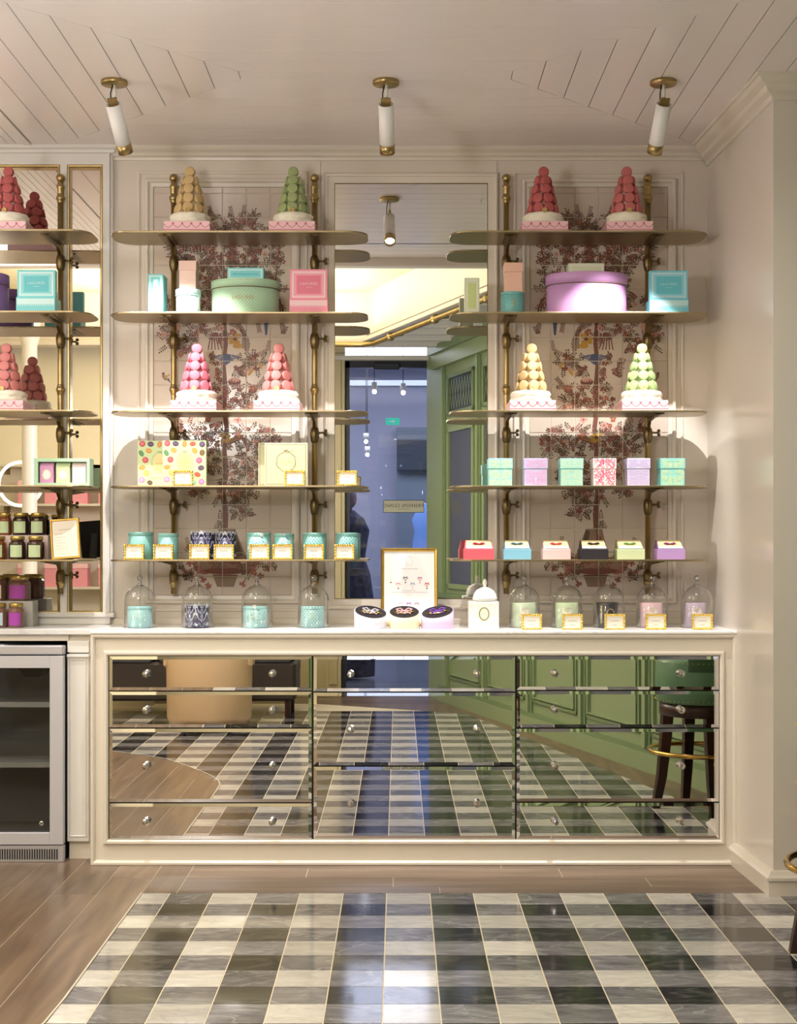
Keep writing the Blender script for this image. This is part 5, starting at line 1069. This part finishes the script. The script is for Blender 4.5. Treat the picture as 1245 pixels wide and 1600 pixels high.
cx, cz = U(625, 492); b_.polys([rect(cx-.036+q*.012, cx-.036+q*.012+(.009 if q % 2 else .0105), cz-.0014, cz+.0014) for q in range(6)], f, flat('print_grey', 196, 194, 198))
def minibow(x, y, c, w0=1):
    m = flat('mini_%d%d%d' % c, *c); x, z = U(x, y); k = s_*w0
    b_.polys([[(x, z), (x-42*k, z+20*k), (x-38*k, z-4*k)], [(x, z), (x+42*k, z+20*k), (x+38*k, z-4*k)]]+stroke([(x, z), (x-50*k, z-30*k)], 12*k)+stroke([(x, z), (x+50*k, z-30*k)], 12*k), f, m)
for x, y, c, d1, d2 in ((540, 660, (62, 62, 68), (110, 110, 112), (70, 70, 74)), (400, 775, (222, 130, 146), (240, 200, 196), (150, 40, 60)), (680, 775, (130, 164, 206), (214, 200, 214), (222, 190, 200)), (820, 665, (170, 96, 168), (200, 90, 110), (220, 150, 150)), (957, 775, (200, 40, 60), (200, 40, 60), (90, 100, 100))):
    minibow(x, y, c); q = U(x, y+52); b_.polys([ell(*q, 17*s_, 13*s_, 10)], f, flat('mini_%d%d%d' % d1, *d1)); q = U(x, y+98); b_.polys([ell(*q, 17*s_, 13*s_, 10)], f, flat('mini_%d%d%d' % d2, *d2))
q = U(255, 757); b_.polys([ell(*q, 18*s_, 15*s_, 10)], f, flat('mini_dot', 170, 70, 100)); q = U(258, 690); b_.polys([ell(*q, 10*s_, 30*s_, 8)], f, flat('mini_pale', 222, 226, 206))
for y, a, bb in ((915, 470, 740), (950, 270, 980), (992, 570, 670)): p0, p1 = U(a, y), U(bb, y); b_.polys([rect(p0[0], p1[0], p0[1]-.0008, p0[1]+.0008)], f, flat('print_pale_grey', 1, 1, 1))
minibow(450, 1155, (236, 170, 190)); minibow(605, 1160, (150, 70, 168)); minibow(760, 1160, (150, 124, 120)); minibow(605, 1330, (200, 120, 80), .8); minibow(400, 1330, (90, 120, 160), .8)
b_.build('poster_sheet', t, L0, R_)
b_ = MB(); b_.prism([(.028, .22), (.115, 0), (.12, 0), (.033, .22)], lambda u, v: (-.02, u, v), lambda u, v: (.02, u, v), BLACK); b_.build('easel_leg', t)
# slanted round gift tins with jewel bows
def slanttin(px0, px1, col, ribbon, rz, label):
    Yc = 5.77; r = (PX(px1, Yc)-PX(px0, Yc))/2; t = thing('jewel_tin', label, 'box', ((PX(px0, Yc)+PX(px1, Yc))/2, Yc, CTZ), 0, 'slanted round tins with jewel bows'); n = 40
    zt = lambda x, y: .066+.36*(y*math.cos(rz)+x*math.sin(rz))
    m = flat('tin_'+label.split()[0], *col); b_ = MB()
    v = [(r*math.cos(2*PI*k/n), r*math.sin(2*PI*k/n), 0) for k in range(n)]+[(r*math.cos(2*PI*k/n), r*math.sin(2*PI*k/n), zt(r*math.cos(2*PI*k/n), r*math.sin(2*PI*k/n))) for k in range(n)]
    b_.add(v, [(k, (k+1) % n, n+(k+1) % n, n+k) for k in range(n)]+[tuple(reversed(range(n))), tuple(range(n, 2*n))], m, True); b_.build('tin', t)
    b_ = MB(); q = [((r-.003)*math.cos(2*PI*k/n), (r-.003)*math.sin(2*PI*k/n)) for k in range(n)]
    b_.add([(x, y, zt(x, y)+.0008) for x, y in q], [tuple(range(n))], flat('black_velvet', 34, 26, 34, .9)); b_.build('velvet_pad', t)
    b_ = MB(); rm = flat('ribbon_'+label.split()[0], *ribbon)
    S = lambda x, y, k=.004: (x, y, zt(x, y)+k)
    for s2 in (-1, 1):
        b_.tube([S(0, 0), S(s2*.016, .012, .010), S(s2*.032, .012, .006), S(s2*.02, .0, .004), S(0, 0)], .003, rm, 8); b_.tube([S(0, 0), S(s2*.016, -.014), S(s2*.026, -.026)], .0024, rm, 8)
    b_.build('ribbon_bow', t)
    b_ = MB(); b_.tube([S(-.045, -.008, .003), S(-.02, -.016, .003), S(.01, -.018, .003), S(.046, -.006, .003)], .0016, GOLD, 6); b_.sphere(S(.03, -.012, .006), .006, GOLD, 10, .6); b_.sphere(S(-.028, -.012, .006), .005, GOLD, 10, .6); b_.sphere(S(.002, -.026, .006), .0075, flat('tin_charm', 236, 200, 190), 10, .6); b_.build('jewel_chain', t)
slanttin(553.5, 604.5, (226, 222, 236), (196, 190, 200), -.35, 'white slanted round tin with a silver bow, left of three')
slanttin(607.5, 655.5, (232, 230, 196), (226, 170, 180), 0, 'yellow slanted round tin with a pink bow, between white and lilac ones')
slanttin(658, 708.5, (222, 196, 226), (120, 64, 176), .4, 'lilac slanted round tin with a purple bow, right of three')
# white carton with oval medallion and porcelain bonbonniere behind / on it
Y = 5.74; t, w_ = base(733, 779.5, Y, CTZ, 'gift_carton', 'white damask carton with a green and gold oval medallion', 'box'); h = PZ(940, Y)-CTZ
WC = flat('white_damask_card', 240, 238, 230, .45); b_ = MB(); b_.box(-w_/2, w_/2, 0, w_*.95, 0, h, WC, .0015)
R = random.Random(4); ND = flat('damask_print', 226, 222, 212, .5)  # tone-on-tone damask print of the carton
for _ in range(70): b_.polys([ell(R.uniform(-w_/2+.006, w_/2-.006), R.uniform(.006, h-.006), .0045, .0018, 7, R.random()*3)], front(0), ND)
b_.build('carton', t)
b_ = MB(); f3 = lambda k: (lambda u, v: (u, -.0006-k*.0004, v)); b_.polys([ell(0, h*.55, .0215, .027, 28)], f3(1), GINK); b_.polys([ell(0, h*.55, .0190, .0245, 28)], f3(2), flat('medallion_green', 122, 136, 92)); b_.polys([ell(0, h*.55, .0165, .022, 28)], f3(3), flat('medallion_pale', 226, 230, 206)); b_.polys([rect(-.008, .008, h*.55, h*.55+.001)], f3(4), GINK); b_.build('oval_medallion', t)
POR = flat('white_porcelain', 244, 242, 240, .2)
t = thing('porcelain_jar', 'white porcelain dish with domed lid and bud finial on the white carton', 'jar', (PX(757.5, Y+.05), Y+.055, CTZ+h))
b_ = MB(); b_.lathe([(.030, 0), (.044, .002), (.049, .006), (.050, .009)], POR, 36); b_.build('dish', t)
b_ = MB(); b_.lathe([(.0505, .009), (.049, .012), (.045, .028), (.034, .044), (.016, .054), (.006, .057)], POR, 36, wob=lambda a, i: 1+.02*abs(math.sin(a*6))); b_.lathe([(.005, .056), (.008, .064), (.0095, .074), (.007, .084), (.001, .090)], POR, 16); b_.build('lid', t)

# ------------------------------------------------------------------ furniture seen at the right edge and in the mirrors
GLE = flat('green_leather', 100, 140, 104, .35, bump=.2, bscale=120)
def stool(x, y, rz, label):
    t = thing('bar_stool', label, 'bar stool', (x, y, 0), rz, 'green leather bar stools')
    b_ = MB(); b_.lathe([(.001, .505), (.195, .505), (.203, .515), (.208, .60), (.206, .69), (.195, .715), (.15, .73), (.001, .735)], GLE, 40); b_.build('seat', t)
    b_ = MB(); n = 20; v = []
    for k in range(n+1):
        a = PI/2-1.35+2.7*k/n
        for rr, z in ((.208, .66), (.222, .95), (.212, .98), (.19, .95), (.18, .70)): v.append((rr*math.cos(a), rr*math.sin(a), z))
    b_.add(v, [(k*5+i, k*5+(i+1) % 5, (k+1)*5+(i+1) % 5, (k+1)*5+i) for k in range(n) for i in range(5)]+[tuple(range(5)), tuple(n*5+i for i in range(5))], GLE, True); b_.build('backrest', t)
    b_ = MB()
    for k in range(56):
        a = 2*PI*k/56
        for z, rr in ((.520, .207), (.700, .209)): b_.lathe([(.0001, -.003), (.003, -.002), (.0045, 0)], GOLD, 6, (rr*math.cos(a), rr*math.sin(a), z))
    tag(b_.build('nailheads', t), kind='stuff')
    b_ = MB(); b_.lathe([(.17, .44), (.19, .445), (.19, .505), (.17, .505)], DWOOD, 36); b_.build('apron', t)
    for k in range(4):
        a = PI/4+k*PI/2; b_ = MB(); ca, sa = math.cos(a), math.sin(a); v = []
        for r_, z, w2 in ((.155, .50, .026), (.165, .34, .024), (.185, .15, .021), (.215, 0, .018)):
            for du, dv in ((-w2, -w2), (w2, -w2), (w2, w2), (-w2, w2)): v.append(((r_+du)*ca-dv*sa, (r_+du)*sa+dv*ca, z))
        b_.add(v, [(i*4+q, i*4+(q+1) % 4, (i+1)*4+(q+1) % 4, (i+1)*4+q) for i in range(3) for q in range(4)]+[(0, 1, 2, 3), (15, 14, 13, 12)], DWOOD); b_.build('leg', t)
    b_ = MB(); b_.tube([(.238*math.cos(2*PI*q/40), .238*math.sin(2*PI*q/40), .272) for q in range(40)], .011, mat('polished_brass', rgb(214, 176, 96), .18, 1.0), 10, True); b_.build('foot_ring', t)
stool(1.437, 4.42, -.9, 'green bar stool with brass foot ring at the right edge of the floor'); stool(1.65, 4.92, -1.3, 'second green bar stool, close to the column, seen in the mirrored drawers')
t = thing('tub_armchair', 'cream tub armchair seen from behind in the mirrored drawers', 'armchair', (-1.28, 1.55, 0)); CH = flat('cream_leather', 222, 190, 150, .45)
n = 40; b_ = MB(); v = []; prof = [(.27, .05), (.285, .09), (.29, .40), (.285, .72), (.265, .76), (.24, .74), (.225, .45)]
for k in range(n+1):
    a = PI/2-2.3+4.6*k/n
    for rr, z in prof: v.append((rr*math.cos(a), rr*math.sin(a)*.95, z))
m_ = len(prof); b_.add(v, [(k*m_+i, k*m_+(i+1) % m_, (k+1)*m_+(i+1) % m_, (k+1)*m_+i) for k in range(n) for i in range(m_)]+[tuple(range(m_)), tuple(n*m_+i for i in range(m_))], CH, True); b_.build('backrest', t)
b_ = MB(); b_.lathe([(.22, .05), (.25, .07), (.24, .38), (.22, .43), (.001, .44)], CH, 36); b_.build('seat', t)
b_ = MB(); b_.box(-.30, -.26, -.1, .1, .42, .62, CH, .02); b_.box(.26, .30, -.1, .1, .42, .62, CH, .02); b_.build('armrest', t)
for dx, dy in ((-.15, -.15), (.15, -.15), (-.15, .15), (.15, .15)): b_ = MB(); b_.lathe([(.015, 0), (.02, .06)], DWOOD, 12, (dx, dy, 0)); b_.build('leg', t)
t = thing('dark_bench', 'dark leather bench with a grey seat pad seen in the mirrored drawers', 'bench', (-1.40, .72, 0)); DK = flat('dark_leather', 60, 52, 48, .4, bump=.3, bscale=20)
b_ = MB(); b_.box(-.85, .66, -.28, .22, .12, .40, DK, .02); b_.box(-.85, .66, -.32, -.25, .3, .85, DK, .02); b_.build('frame', t)
b_ = MB()
for k in range(3): b_.box(-.84+k*.5, -.36+k*.5, -.24, .24, .40, .50, flat('bench_pad', 124, 126, 136, .6), .03)
b_.build('seat_pad', t)
for dx, dy in ((-.8, -.2), (.6, -.2), (-.8, .18), (.6, .18)): b_ = MB(); b_.box(dx-.02, dx+.02, dy-.02, dy+.02, 0, .12, DWOOD, .003); b_.build('leg', t)
